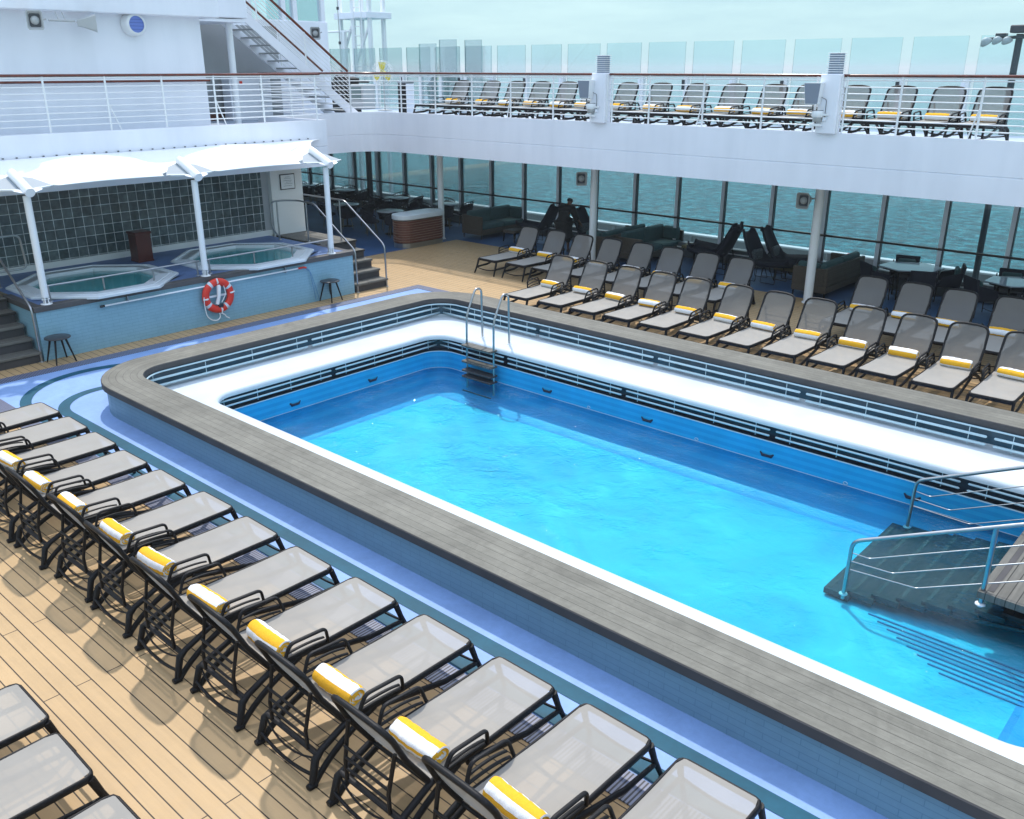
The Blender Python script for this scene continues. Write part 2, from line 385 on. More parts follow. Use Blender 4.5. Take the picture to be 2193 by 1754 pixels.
def towel_mat(name, phase):
    m, n, l, b = newmat(name)
    uv = n.new('ShaderNodeTexCoord').outputs['UV']
    sp = n.new('ShaderNodeSeparateXYZ'); l.new(uv, sp.inputs[0])
    pos = n.new('ShaderNodeNewGeometry').outputs['Position']
    wob = math_node(n, l, 'MULTIPLY', noise(n, l, pos, 30, 3), 0.03)
    f = math_node(n, l, 'FRACT', math_node(n, l, 'ADD', math_node(n, l, 'ADD', sp.outputs[1], wob), phase))
    e = math_node(n, l, 'LESS_THAN', f, 0.5)
    c = mixc(n, l, e, (0.83, 0.83, 0.83), (0.83, 0.44, 0.035))
    c = mixc(n, l, 1.0, c, ramp(n, l, noise(n, l, pos, 120, 2), [(0.3, (0.85,) * 3), (0.7, (1.08,) * 3)]), 'MULTIPLY')
    l.new(c, b.inputs['Base Color']); b.inputs['Roughness'].default_value = 0.95; b.inputs['Specular IOR Level'].default_value = 0.1
    bp = n.new('ShaderNodeBump'); bp.inputs['Strength'].default_value = 0.6; bp.inputs['Distance'].default_value = 0.006
    l.new(noise(n, l, pos, 220, 3), bp.inputs['Height']); l.new(bp.outputs[0], b.inputs['Normal'])
    return m
M['towel'] = towel_mat('striped_terry', 0.0)
M['canopy'] = simple('white_membrane', (0.93, 0.93, 0.92), 0.45)

# ------------------------------------------------------------------ mesh helpers
class MB:
    def __init__(s): s.v = []; s.f = []; s.sm = []; s.mi = []; s.uv = []
    def add(s, vs, fs, smooth=False, mi=0, uvs=None):
        o = len(s.v); s.v += [tuple(p) for p in vs]
        for k, f in enumerate(fs):
            s.f.append([i + o for i in f]); s.sm.append(smooth); s.mi.append(mi)
            s.uv.append(uvs[k] if uvs else [(0, 0)] * len(f))
        return s
    def box(s, x0, y0, z0, x1, y1, z1, mi=0):
        v = [(x0, y0, z0), (x1, y0, z0), (x1, y1, z0), (x0, y1, z0), (x0, y0, z1), (x1, y0, z1), (x1, y1, z1), (x0, y1, z1)]
        f = [(0, 3, 2, 1), (4, 5, 6, 7), (0, 1, 5, 4), (1, 2, 6, 5), (2, 3, 7, 6), (3, 0, 4, 7)]
        W, D, H = x1 - x0, y1 - y0, z1 - z0
        u = [[(x0, y0), (x0, y1), (x1, y1), (x1, y0)], [(x0, y0), (x1, y0), (x1, y1), (x0, y1)], [(x0, z0), (x1, z0), (x1, z1), (x0, z1)],
             [(y0, z0), (y1, z0), (y1, z1), (y0, z1)], [(x1, z0), (x0, z0), (x0, z1), (x1, z1)], [(y1, z0), (y0, z0), (y0, z1), (y1, z1)]]
        return s.add(v, f, False, mi, u)
    def bbox(s, x0, y0, z0, x1, y1, z1, c=0.01, mi=0):      # chamfered box
        if c <= 0: return s.box(x0, y0, z0, x1, y1, z1, mi)
        def ring(d, z): return [(x0 + d, y0 + c, z), (x0 + c, y0 + d, z), (x1 - c, y0 + d, z), (x1 - d, y0 + c, z), (x1 - d, y1 - c, z), (x1 - c, y1 - d, z), (x0 + c, y1 - d, z), (x0 + d, y1 - c, z)]
        rs = [[(x0 + c, y0 + c, z0)] * 0 or ring(c * 0.95, z0), ring(0, z0 + c), ring(0, z1 - c), ring(c * 0.95, z1)]
        return s.loft(rs, True, mi, smooth=False)
    def loft(s, rings, cap=True, mi=0, smooth=True, closed=True):
        n = len(rings[0]); vs = [p for r in rings for p in r]; fs = []
        m = n if closed else n - 1
        for a in range(len(rings) - 1):
            for i in range(m):
                j = (i + 1) % n
                fs.append((a * n + i, a * n + j, (a + 1) * n + j, (a + 1) * n + i))
        s.add(vs, fs, smooth, mi)
        if cap:
            s.add(rings[0], [tuple(range(n))[::-1]], False, mi); s.add(rings[-1], [tuple(range(n))], False, mi)
        return s
    def tube(s, pts, r, n=8, closed=False, mi=0, cap=True, flat=None):
        P = [Vector(p) for p in pts]; N = len(P)
        R = r if isinstance(r, (list, tuple)) else [r] * N
        T = []
        for i in range(N):
            if closed: t = (P[(i + 1) % N] - P[i]).normalized() + (P[i] - P[i - 1]).normalized()
            elif i == 0: t = P[1] - P[0]
            elif i == N - 1: t = P[-1] - P[-2]
            else: t = (P[i + 1] - P[i]).normalized() + (P[i] - P[i - 1]).normalized()
            T.append(t.normalized())
        up = Vector((0, 0, 1)) if abs(T[0].z) < 0.9 else Vector((0, 1, 0))
        a = (up - T[0] * up.dot(T[0])).normalized()
        rings = []
        for i in range(N):
            a = (a - T[i] * a.dot(T[i]))
            if a.length < 1e-6: a = T[i].orthogonal()
            a.normalize(); b = T[i].cross(a)
            k = 1.0
            if 0 < i < N - 1 or closed:
                d0 = (P[i] - P[i - 1]).normalized(); k = 1 / max(0.75, T[i].dot(d0))
            fa, fb = flat if flat else (1, 1)
            rings.append([P[i] + (a * cos(2 * pi * q / n) * fa + b * sin(2 * pi * q / n) * fb) * R[i] * k for q in range(n)])
        if closed: rings.append(rings[0]); return s.loft(rings, False, mi)
        return s.loft(rings, cap, mi)
    def lathe(s, prof, c=(0, 0, 0), n=24, mi=0, cap=True, smooth=True):
        rings = [[(c[0] + r * cos(2 * pi * q / n), c[1] + r * sin(2 * pi * q / n), c[2] + z) for q in range(n)] for r, z in prof]
        return s.loft(rings, cap, mi, smooth)
    def prism(s, poly, z0, z1, mi=0):
        n = len(poly)
        vs = [(x, y, z0) for x, y in poly] + [(x, y, z1) for x, y in poly]
        fs = [tuple(range(n))[::-1], tuple(range(n, 2 * n))] + [(i, (i + 1) % n, n + (i + 1) % n, n + i) for i in range(n)]
        uv = [[poly[i] for i in range(n)][::-1], list(poly)]
        acc = 0
        for i in range(n):
            j = (i + 1) % n; L = math.dist(poly[i], poly[j]); uv.append([(acc, z0), (acc + L, z0), (acc + L, z1), (acc, z1)]); acc += L
        return s.add(vs, fs, False, mi, uv)
    def sheet(s, poly, z, mi=0):
        return s.add([(x, y, z) for x, y in poly], [tuple(range(len(poly)))], False, mi, [list(poly)])

def obj(name, mb, mats, parent=None, loc=None, rotz=0.0):
    me = bpy.data.meshes.new(name)
    me.from_pydata(mb.v, [], mb.f)
    for m in (mats if isinstance(mats, list) else [mats]): me.materials.append(m)
    me.polygons.foreach_set('use_smooth', mb.sm)
    me.polygons.foreach_set('material_index', mb.mi)
    uvl = me.uv_layers.new(name='UVMap')
    flat = [c for f in mb.uv for p in f for c in (p[0], p[1])]
    uvl.data.foreach_set('uv', flat)
    me.update()
    o = bpy.data.objects.new(name, me); COL.objects.link(o)
    if parent: o.parent = parent
    if loc: o.location = loc
    o.rotation_euler = (0, 0, rotz)
    return o

def tag(o, label, cat, group=None, kind=None):
    if label: o['label'] = label
    if cat: o['category'] = cat
    if group: o['group'] = group
    if kind: o['kind'] = kind
    return o
def thing(name, label, cat, loc=(0, 0, 0), rotz=0, group=None):
    o = bpy.data.objects.new(name, None); COL.objects.link(o)
    o.location = loc; o.rotation_euler = (0, 0, rotz); o.empty_display_size = 0.2
    return tag(o, label, cat, group)
KIDS = {}
def dup(root, loc, rotz, label, group=None, swap=None):
    r = root.copy(); COL.objects.link(r); r.location = loc; r.rotation_euler = (0, 0, rotz); r['label'] = label
    if group: r['group'] = group
    def rec(a, b):
        for ch in list(a.children):
            c = ch.copy(); COL.objects.link(c); c.parent = b; rec(ch, c)
    rec(root, r)
    return r
def struct(name, mb, m):
    o = obj(name, mb, m); o['kind'] = 'structure'; return o

def fillet(pts, r, n=5):
    P = [Vector(p) for p in pts]; out = [P[0]]
    for i in range(1, len(P) - 1):
        a, b, c = P[i - 1], P[i], P[i + 1]
        d1 = (a - b); d2 = (c - b); rr = min(r, d1.length * 0.49, d2.length * 0.49)
        p = b + d1.normalized() * rr; q = b + d2.normalized() * rr
        for k in range(n + 1):
            t = k / n; out.append(p * (1 - t) ** 2 + b * 2 * t * (1 - t) + q * t * t)
    out.append(P[-1]); return out

def rr(x0, y0, x1, y1, r, n=10, ds=12):
    """rounded rectangle, counter-clockwise, fixed vertex count"""
    pts = []
    for cx, cy, a0 in ((x1 - r, y0 + r, -90), (x1 - r, y1 - r, 0), (x0 + r, y1 - r, 90), (x0 + r, y0 + r, 180)):
        for k in range(n + 1):
            a = radians(a0 + 90 * k / n); pts.append((cx + r * cos(a), cy + r * sin(a)))
    return pts
def ring_off(base, d, r, n=10):
    x0, y0, x1, y1 = base
    return rr(x0 + d, y0 + d, x1 - d, y1 - d, max(0.02, r - d), n)
def sweep(mb, base, r, prof, mi=0, n=10, smooth=False, v0=0.0, closed=True):
    ref = ring_off(base, 0, r, n); N = len(ref)
    u = [0]
    for i in range(N): u.append(u[-1] + math.dist(ref[i], ref[(i + 1) % N]))
    rings = [[(x, y, z) for x, y in ring_off(base, d, r, n)] for d, z in prof]
    v = [v0]
    for i in range(len(prof) - 1): v.append(v[-1] + math.dist(prof[i], prof[i + 1]))
    vs = [p for q in rings for p in q]; fs = []; uvs = []
    for a in range(len(rings) - 1):
        for i in range(N):
            j = (i + 1) % N
            fs.append((a * N + i, (a + 1) * N + i, (a + 1) * N + j, a * N + j)[::1])
            uvs.append([(u[i], v[a]), (u[i], v[a + 1]), (u[i + 1], v[a + 1]), (u[i + 1], v[a])])
    mb.add(vs, [f[::-1] for f in fs], smooth, mi, [w[::-1] for w in uvs])
    return mb
ORD = ['first', 'second', 'third', 'fourth', 'fifth', 'sixth', 'seventh', 'eighth', 'ninth', 'tenth', 'eleventh', 'twelfth', 'thirteenth', 'fourteenth', 'fifteenth', 'sixteenth', 'seventeenth', 'eighteenth']

# ================================================================== SETTING: sea, decks
sea = MB().add([(-20000, 22.2 + 3, -16), (20000, 28, -16), (20000, 30000, -16), (-20000, 30000, -16)], [(0, 1, 2, 3)])
sea.add([(-20000, -9000, -16), (-36, -9000, -16), (-36, 28, -16), (-20000, 28, -16)], [(0, 1, 2, 3)])
struct('sea', sea, M['sea'])

HX0, HX1, HY0, HY1 = -13.7, 0.7, 5.95, 12.95
def around(mb, x0, y0, x1, y1, z):
    for a, b, c, d in ((x0, y0, x1, HY0), (x0, HY1, x1, y1), (x0, HY0, HX0, HY1), (HX1, HY0, x1, HY1)):
        mb.sheet([(a, b), (c, b), (c, d), (a, d)], z)
    return mb
struct('wood_deck', around(MB(), -36, -7, 9, 22.3, 0.0), M['deck'])
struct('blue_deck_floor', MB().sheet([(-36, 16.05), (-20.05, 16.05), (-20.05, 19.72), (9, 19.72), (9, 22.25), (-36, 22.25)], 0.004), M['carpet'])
struct('pool_surround_path', around(MB(), -16.03, 4.62, 3.4, 14.4, 0.004), M['path_blue'])

def annulus(mb, cx, cy, r0, r1, a0, a1, z, n=28):
    A = [radians(a0 + (a1 - a0) * k / n) for k in range(n + 1)]
    vs = [(cx + r1 * cos(a), cy + r1 * sin(a), z) for a in A] + [(cx + r0 * cos(a), cy + r0 * sin(a), z) for a in A]
    mb.add(vs, [(i, i + 1, n + 2 + i, n + 1 + i) for i in range(n)])
tb = MB()
tb.sheet([(-14.25, 4.64), (3.4, 4.64), (3.4, 4.81), (-14.25, 4.81)], 0.009)
annulus(tb, -14.25, 6.15, 1.34, 1.51, 90, 270, 0.009)
tb.sheet([(-13.75, 4.98), (3.4, 4.98), (3.4, 5.15), (-13.75, 5.15)], 0.009)
annulus(tb, -13.75, 5.88, 0.73, 0.90, 110, 270, 0.009)
struct('teal_path_bands', tb, M['path_teal'])

def grate_mat(name, axis):
    m, n, l, b = newmat(name)
    sp = n.new('ShaderNodeSeparateXYZ'); l.new(n.new('ShaderNodeNewGeometry').outputs['Position'], sp.inputs[0])
    f = math_node(n, l, 'FRACT', math_node(n, l, 'DIVIDE', sp.outputs[axis], 0.034))
    e = math_node(n, l, 'LESS_THAN', f, 0.45)
    l.new(mixc(n, l, e, (0.20, 0.22, 0.32), (0.012, 0.014, 0.03)), b.inputs['Base Color']); b.inputs['Roughness'].default_value = 0.45
    return m
ga, gb = grate_mat('grate_slats_across', 0), grate_mat('grate_slats_along', 1)
g1 = MB()
g1.box(-16.03, 4.345, 0.0, 3.4, 4.62, 0.012); g1.box(-16.03, 14.4, 0.0, 3.4, 14.68, 0.012)
g1.box(-16.30, 4.345, 0.0, -16.03, 14.68, 0.012, mi=1)
o = obj('drain_grate', g1, [ga, gb]); tag(o, 'long slatted drain grating around the pale blue pool path', 'drain grate')

# ================================================================== POOL
PB = (-14.17, 5.42, 1.2, 13.45); PR = 1.15
pool = thing('swimming_pool', 'large rectangular swimming pool with raised weathered wood rim and blue basin', 'pool', (0, 0, 0))
def pmesh(name, base, r, prof, mat, smooth=False):
    return obj(name, sweep(MB(), base, r, prof, smooth=smooth), mat, pool)
mb = MB(); sweep(mb, PB, PR, [(0.008, 0.502), (0.612, 0.502)], v0=0.0)
obj('rim_planks', mb, M['coping'], pool)
mb = MB(); sweep(mb, PB, PR, [(0.07, 0.405), (0.0, 0.405), (0.0, 0.493), (0.008, 0.502)]); sweep(mb, PB, PR, [(0.612, 0.502), (0.62, 0.493), (0.62, 0.405), (0.50, 0.405)])
obj('rim_edge_board', mb, M['coping_edge'], pool)
pmesh('outer_wall', PB, PR, [(0.06, 0.0), (0.06, 0.41)], M['tile_pool'])
pmesh('upper_channel', PB, PR, [(0.61, 0.41), (0.50, 0.41), (0.50, 0.098)], M['slot_teal'])
IB = (-12.63, 6.80, -0.55, 11.85); IR = 0.42
# bench ledge from the upper channel to the basin edge
RB = (PB[0] + 0.50, PB[1] + 0.50, PB[2] - 0.50, PB[3] - 0.50)
mb = MB()
rings = [[(x, y, 0.135) for x, y in ring_off(RB, 0, 0.65)], [(x, y, 0.108) for x, y in ring_off(RB, 0.03, 0.65)], [(x, y, 0.10) for x, y in ring_off(RB, 0.09, 0.65)]]
for d, z in ((-0.12, 0.10), (-0.07, 0.096), (-0.03, 0.078), (-0.008, 0.05), (0, 0.02), (0, -0.005)):
    rings.append([(x, y, z) for x, y in ring_off(IB, d, IR)])
mb.loft([list(reversed(r)) for r in rings], False, 0, True)
obj('bench_ledge', mb, M['gel'], pool)
pmesh('lower_channel', IB, IR, [(0, -0.005), (-0.15, -0.005), (-0.15, -0.24)], M['slot_dark'])
pmesh('channel_sill', IB, IR, [(-0.15, -0.24), (-0.018, -0.24)], M['slot_dark'])
pmesh('channel_lip', IB, IR, [(-0.018, -0.24), (-0.002, -0.24), (0.0, -0.252)], M['slot_bar'])
pmesh('basin_wall', IB, IR, [(0, -0.252), (0, -0.66)], M['basin_wall'])
pmesh('basin_wall', IB, IR, [(0, -0.66), (0.03, -0.72), (0.15, -0.82), (0.40, -0.90), (0.62, -0.93)], M['basin_wall'], True)  # cove takes the wall blue to colour in the deep shaded band
mb = MB(); mb.sheet(ring_off(IB, 0.60, IR), -0.93); obj('basin_floor', mb, M['basin_floor'], pool)
# channel bars
def bars(y_far, y_near, x_left, x_right, zs, r, jx, jy, top=None, n2=8):
    def seg(a, b, zs2):
        for z in zs2:
            m = MB(); d = (Vector(b) - Vector(a)).normalized() * 0.02
            A = Vector((*a, z)); B = Vector((*b, z)); D = Vector((d.x, d.y, 0))
            m.tube([A - D * 0.7, A, B, B + D * 0.7], [r * 0.4, r, r, r * 0.4], 8)
            obj('channel_bar', m, M['slot_bar'], pool)
        A, B = Vector(a), Vector(b); L = (B - A).length; D = (B - A) / L
        for t in (0.22, L * 0.36, L * 0.64, L - 0.22):
            p = A + D * t
            obj('bar_bracket', MB().tube([(p.x, p.y, zs2[0] + 0.09), (p.x, p.y, zs2[-1] - 0.045)], 0.006, 5), M['slot_bar'], pool)
    xs = [x_left] + jx + [x_right]
    for a, b in zip(xs[:-1], xs[1:]):
        seg((a + 0.06, y_far), (b - 0.06, y_far), zs); seg((a + 0.06, y_near), (b - 0.06, y_near), zs)
    ys = [y_near] + jy + [y_far]
    for a, b in zip(ys[:-1], ys[1:]):
        seg((x_left, a + 0.06), (x_left, b - 0.06), zs)
bars(12.79, 6.08, -13.51, 0.54, (0.285, 0.172), 0.020, [-10.83, -8.14, -5.43, -2.73], [9.42])
bars(11.865, 6.785, -12.645, -0.535, (-0.065, -0.158), 0.0165, [-10.83, -8.14, -5.43, -2.73], [9.27])
m = MB(); m.tube([Vector((x, y, 0.388)) for x, y in ring_off(PB, 0.645, PR)], 0.0135, 6, closed=True)
obj('channel_top_bar', m, M['slot_bar'], pool)
# hand holds and inlet jets in the basin wall
for x in (-9.8, -7.64, -5.48, -3.33):
    m = MB(); m.tube([(x - 0.11, 11.845, -0.435), (x - 0.07, 11.835, -0.475), (x + 0.07, 11.835, -0.475), (x + 0.11, 11.845, -0.435)], [0.012, 0.026, 0.026, 0.012], 8, flat=(1, 0.3))
    obj('hand_hold', m, M['grate_dark'], pool)
for y in (8.4, 10.14):
    m = MB(); m.tube([(-12.625, y - 0.11, -0.435), (-12.615, y - 0.07, -0.475), (-12.615, y + 0.07, -0.475), (-12.625, y + 0.11, -0.435)], [0.012, 0.026, 0.026, 0.012], 8, flat=(1, 0.3))
    obj('hand_hold', m, M['grate_dark'], pool)
for x in (-8.85, -6.69, -4.25):
    m = MB(); m.tube([(x + 0.03 * cos(a), 11.842, -0.545 + 0.02 * sin(a)) for a in [2 * pi * k / 12 for k in range(12)]], 0.005, 5, closed=True)
    obj('inlet_jet', m, M['slot_bar'], pool)
obj('waterline_glint', MB().tube([Vector((x, y, -0.578)) for x, y in ring_off(IB, 0.006, IR)], 0.0045, 4, closed=True), M['slot_bar'], pool)  # glints along the water's edge, modelled as a pale tube
struct('pool_water', MB().sheet(ring_off(IB, 0, IR), -0.58), M['water'])

# pool ladder
lad = thing('pool_ladder', 'steel pool ladder with wooden treads at the far left corner', 'ladder', (-11.35, 12.0, 0))
for x in (-0.355, 0.345):
    p = fillet([(x, 0.16, 0.10), (x, 0.14, 1.06), (x, -0.02, 1.10), (x, -0.27, 0.62), (x, -0.28, -1.25)], 0.12, 6)
    obj('ladder_rail', MB().tube(p, 0.021, 10), M['steel'], lad)
    obj('rail_flange', MB().lathe([(0.045, 0), (0.045, 0.012), (0.02, 0.02)], (x, 0.16, 0.10), 14), M['white_metal'], lad)
for k, z in enumerate((0.075, -0.24, -0.42, -0.54, -0.84)):
    obj('tread', MB().bbox(-0.39, -0.40, z - 0.035, 0.37, -0.20, z, 0.006), M['greywood'] if k < 2 else M['coping_edge'], lad)

# submerged wooden pool stairs and their handrails
st = thing('pool_stairs', 'dark wooden stairs leading down under the pool water', 'stairs', (0, 0, 0))
WET = [simple('wet_dark_plank', (0.026, 0.019, 0.019), 0.4, noise=0.4, nscale=4), M['grate_dark'], simple('anti_slip_strip', (0.05, 0.042, 0.042), 0.8)]
for i in range(8):
    x0 = -3.47 + 0.262 * i; z = -0.83 + 0.04 * i; y0 = 9.46 + 0.05 * i
    m = MB(); m.box(x0, y0, z - 0.07, x0 + 0.31, 11.66, z)
    for q in range(2):
        m.box(x0 + 0.10 + 0.10 * q, y0 + 0.01, z + 0.001, x0 + 0.106 + 0.10 * q, 11.65, z + 0.002, mi=1)
    m.box(x0 + 0.03, y0 + 0.05, z + 0.0025, x0 + 0.075, 11.6, z + 0.004, mi=2)
    obj('tread', m, WET, st)
m = MB(); m.box(-1.88, 9.62, -0.37, -0.9, 11.66, -0.29); m.box(-1.80, 9.70, -0.2885, -1.74, 11.6, -0.286, mi=1)
obj('top_landing', m, [M['greywood'], M['coping_edge']], st)
m = MB()
for yy in (9.75, 11.45):
    m.tube([(-3.3, yy, -0.92), (-1.0, yy, -0.60)], 0.035, 6)
obj('support_frame', m, M['blackgloss'], st)
m = MB()
for k in range(8): m.box(-2.9 + 0.14 * k, 9.40 - 0.085 * k, -0.925, -0.7, 9.42 - 0.085 * k, -0.915)
obj('refracted_slats', m, simple('blue_slat_refraction', (0.008, 0.20, 0.40), 0.5), st)  # stair slats' refraction and reflection, modelled as blue bars on the floor
def stair_rail(yf, pts_post, sl, label, x0, z0, sk=0.0):
    t = thing('pool_handrail', label, 'handrail', (0, 0, 0), group=None)
    p0 = Vector((x0, yf, -0.86)); top = Vector((x0 + 0.02, yf, z0))
    end = Vector((0.9, yf + sk * (0.9 - x0), z0 + sl * (0.9 - x0)))
    obj('top_rail', MB().tube(fillet([p0, top + Vector((0, 0, 0.02)), end], 0.10, 7), 0.023, 10), M['steel'], t)
    obj('flange', MB().lathe([(0.05, 0), (0.05, 0.01), (0.025, 0.018)], (x0, yf, -0.80), 16), M['white_metal'], t)
    for k, d in enumerate((0.13, 0.24, 0.35)):
        q = fillet([(x0, yf, z0 - d), (x0 + 0.22 + 0.26 * k, yf + sk * (0.22 + 0.26 * k), z0 - d - 0.02), (0.9, yf + sk * (0.9 - x0), z0 - d - 0.02 + sl * (0.9 - x0 - 0.22 - 0.26 * k))], 0.03, 3)
        obj('cable', MB().tube(q, 0.0075, 6), M['steel'], t)
    for px, zb in pts_post:
        zt = z0 + sl * (px - x0)
        obj('post', MB().tube([(px, yf + sk * (px - x0), zb), (px, yf + sk * (px - x0), zt)], 0.026, 10), M['steel'], t)
        obj('flange', MB().lathe([(0.055, 0), (0.055, 0.01), (0.028, 0.02)], (px, yf + sk * (px - x0), zb + 0.03), 16), M['white_metal'], t)
stair_rail(9.42, [(-1.84, -0.50)], 0.42, 'steel handrail on the near side of the pool stairs', -3.22, -0.11, 0.19)
stair_rail(11.60, [(-0.9, -0.3)], 0.47, 'steel handrail on the far side of the pool stairs', -3.26, -0.12)

# ================================================================== HOT TUB STAGE
stg = thing('hot_tub_platform', 'raised tiled platform holding two hot tubs under the canopy', 'platform', (0, 0, 0))
XS, SY0, SY1 = -16.8, 5.95, 13.1
m = MB()
def vwall(m, x0, y0, x1, y1, z0, z1, u0=0.0):
    L = math.dist((x0, y0), (x1, y1))
    m.add([(x0, y0, z0), (x1, y1, z0), (x1, y1, z1), (x0, y0, z1)], [(0, 1, 2, 3)], uvs=[[(u0, z0), (u0 + L, z0), (u0 + L, z1), (u0, z1)]])
vwall(m, XS, SY0, XS, SY1, 0, 0.905); vwall(m, -20.1, SY0, XS, SY0, 0, 0.905, 3.3); vwall(m, XS, SY1, -20.1, SY1, 0, 0.905, 8.1)
obj('tiled_wall', m, M['tile'], stg)
m = MB()
for a in ((XS - 0.16, SY0 - 0.03, XS + 0.035, SY1 + 0.03), (-18.2, SY0 - 0.03, XS - 0.16, SY0 + 0.13), (-18.0, SY1 - 0.13, XS - 0.16, SY1 + 0.03)):
    m.bbox(a[0], a[1], 0.905, a[2], a[3], 1.004, 0.006)
obj('edge_board', m, simple('stage_edge_wood', (0.075, 0.07, 0.07), 0.55, noise=0.2, nscale=3), stg)
TUBS = [(-18.08, 7.63), (-18.1, 11.06)]
m = MB()
def octo(cx, cy, r, z, rot=22.5): return [(cx + r * cos(radians(rot + 45 * k)), cy + r * sin(radians(rot + 45 * k)), z) for k in range(8)]
zt = 1.0
X0, X1 = -20.1, XS - 0.16
ycuts = [SY0 + 0.10, 7.63 - 1.6, 7.63 + 1.6, 11.06 - 1.6, 11.06 + 1.6, SY1 - 0.1]
for k, (a, b) in enumerate(zip(ycuts[:-1], ycuts[1:])):
    if k % 2 == 0:
        if b > a + 0.001: m.sheet([(X0, a), (X1, a), (X1, b), (X0, b)], zt)
    else:
        cx, cy = TUBS[k // 2]
        sq = [cx - 1.54, a, X1, b]
        m.sheet([(X0, a), (sq[0], a), (sq[0], b), (X0, b)], zt)
        oc = octo(cx, cy, 1.5, zt)
        # square ring: walk the border points in the same directions
        def border(ang):
            dx, dy = cos(ang), sin(ang); t = 1e9
            if dx > 0: t = min(t, (sq[2] - cx) / dx)
            if dx < 0: t = min(t, (sq[0] - cx) / dx)
            if dy > 0: t = min(t, (sq[3] - cy) / dy)
            if dy < 0: t = min(t, (sq[1] - cy) / dy)
            return (cx + dx * t, cy + dy * t, zt)
        cors = {0: (sq[2], sq[3]), 2: (sq[0], sq[3]), 4: (sq[0], sq[1]), 6: (sq[2], sq[1])}
        for q in range(8):
            A = border(radians(22.5 + 45 * q)); B = border(radians(22.5 + 45 * (q + 1)))
            f = [oc[q], A] + ([(*cors[q], zt)] if q in cors else []) + [B, oc[(q + 1) % 8]]
            m.add(f, [tuple(range(len(f)))])
obj('blue_floor', m, M['stage_blue'], stg)
M['tub'] = simple('tub_lining', (0.22, 0.72, 0.74), 0.3, noise=0.12, nscale=6)
for k, (cx, cy) in enumerate(TUBS):
    t = thing('hot_tub', ['octagonal white rimmed hot tub nearest the left steps', 'octagonal white rimmed hot tub nearest the framed notice'][k], 'hot tub', (cx, cy, 1.0), group='octagonal hot tubs')
    rg = lambda r, z: octo(0, 0, r, z)
    obj('rim', MB().loft([rg(1.59, -0.01), rg(1.59, 0.03), rg(1.57, 0.045), rg(1.50, 0.055), rg(1.49, 0.035), rg(1.43, 0.035), rg(1.42, 0.05), rg(1.20, 0.05), rg(1.18, 0.02), rg(1.17, -0.06)], False, 0, False), M['gel'], t)
    obj('basin', MB().loft([rg(1.17, -0.05), rg(1.14, -0.12), rg(1.10, -0.40), rg(0.75, -0.42), rg(0.70, -0.8)], False, 0, False).add(rg(0.70, -0.8), [tuple(range(8))]), M['tub'], t)
    m = MB()
    for q in range(8):
        a, b = Vector(octo(0, 0, 1.24, 0.052)[q]), Vector(octo(0, 0, 1.24, 0.052)[(q + 1) % 8]); c, d = Vector(octo(0, 0, 1.39, 0.052)[q]), Vector(octo(0, 0, 1.39, 0.052)[(q + 1) % 8])
        if q not in (1, 2, 3, 4): continue
        for w in range(26):
            s0 = (w + 0.25) / 26; s1 = (w + 0.7) / 26
            m.add([a.lerp(b, s0), a.lerp(b, s1), c.lerp(d, s1), c.lerp(d, s0)], [(0, 1, 2, 3)])
    obj('overflow_grille', m, simple('grille_gap', (0.16, 0.19, 0.2), 0.5), t)
    m = MB()
    for ax, ay in ((-0.5, 0.3), (-0.2, 0.55), (0.4, -0.1)): m.lathe([(0.05, 0.0), (0.05, 0.01), (0.02, 0.014)], (ax, ay, -0.405), 12)
    obj('jet_nozzle', m, M['blackgloss'], t)
    w = MB().sheet([(p[0], p[1]) for p in octo(cx, cy, 1.165, 0)], 0.985)
    struct('hot_tub_water', w, M['tub_water'])

# glass block wall with its frame, sign wall
gw = thing('glass_block_wall', 'dark glass block wall with pale joints behind the hot tubs', 'wall', (0, 0, 0))
obj('glass_blocks', MB().box(-20.25, 2.0, 1.10, -20.06, 12.93, 2.60), M['blocks'], gw)
obj('wall_base', MB().bbox(-20.3, 2.0, 0.98, -20.02, 13.12, 1.13, 0.01), M['cream'], gw)
m = MB(); m.box(-20.3, 2.0, 2.60, -20.04, 13.0, 3.4); m.box(-20.3, 12.93, 1.13, -20.05, 13.12, 2.60)
obj('surround', m, M['grey_panel'], gw)
sw = thing('end_wall', 'cream wall beside the glass blocks holding the framed notice', 'wall', (0, 0, 0))
obj('panel', MB().box(-23.0, 13.12, 0, -19.92, 14.06, 3.4), M['cream'], sw)
sg = thing('notice_board', 'small framed notice in fine print on the cream wall', 'notice', (-19.90, 13.6, 2.3))
s0 = obj('frame', MB().bbox(-0.012, -0.22, -0.19, 0.012, 0.22, 0.19, 0.004), M['blackgloss'], sg)
s1 = obj('notice_panel', MB().box(0.0125, -0.20, -0.17, 0.016, 0.20, 0.17), M['sign'], sg)
m = MB()
for z, a, b in ((0.115, -0.07, 0.07), (0.08, -0.10, 0.10), (0.03, -0.12, 0.13), (-0.01, -0.05, 0.10), (-0.05, -0.10, 0.14), (-0.10, -0.13, 0.12)):
    y = a
    while y < b:
        w = random.uniform(0.012, 0.035); m.box(0.0165, y, z - 0.005, 0.0175, min(b, y + w), z + 0.005); y += w + 0.008
obj('lettering', m, simple('faded_print', (0.14, 0.16, 0.17), 0.6), sg)
np_ = thing('wall_plate', 'small blank metal plate above the glass blocks', 'plate', (-20.03, 8.9, 2.85))
obj('plate', MB().bbox(-0.0, -0.22, -0.07, 0.01, 0.22, 0.07, 0.003), M['grey_panel'], np_)
obj('screws', MB().lathe([(0.01, 0), (0.01, 0.006)], (0.008, 0.17, -0.03), 6), M['blackgloss'], np_)

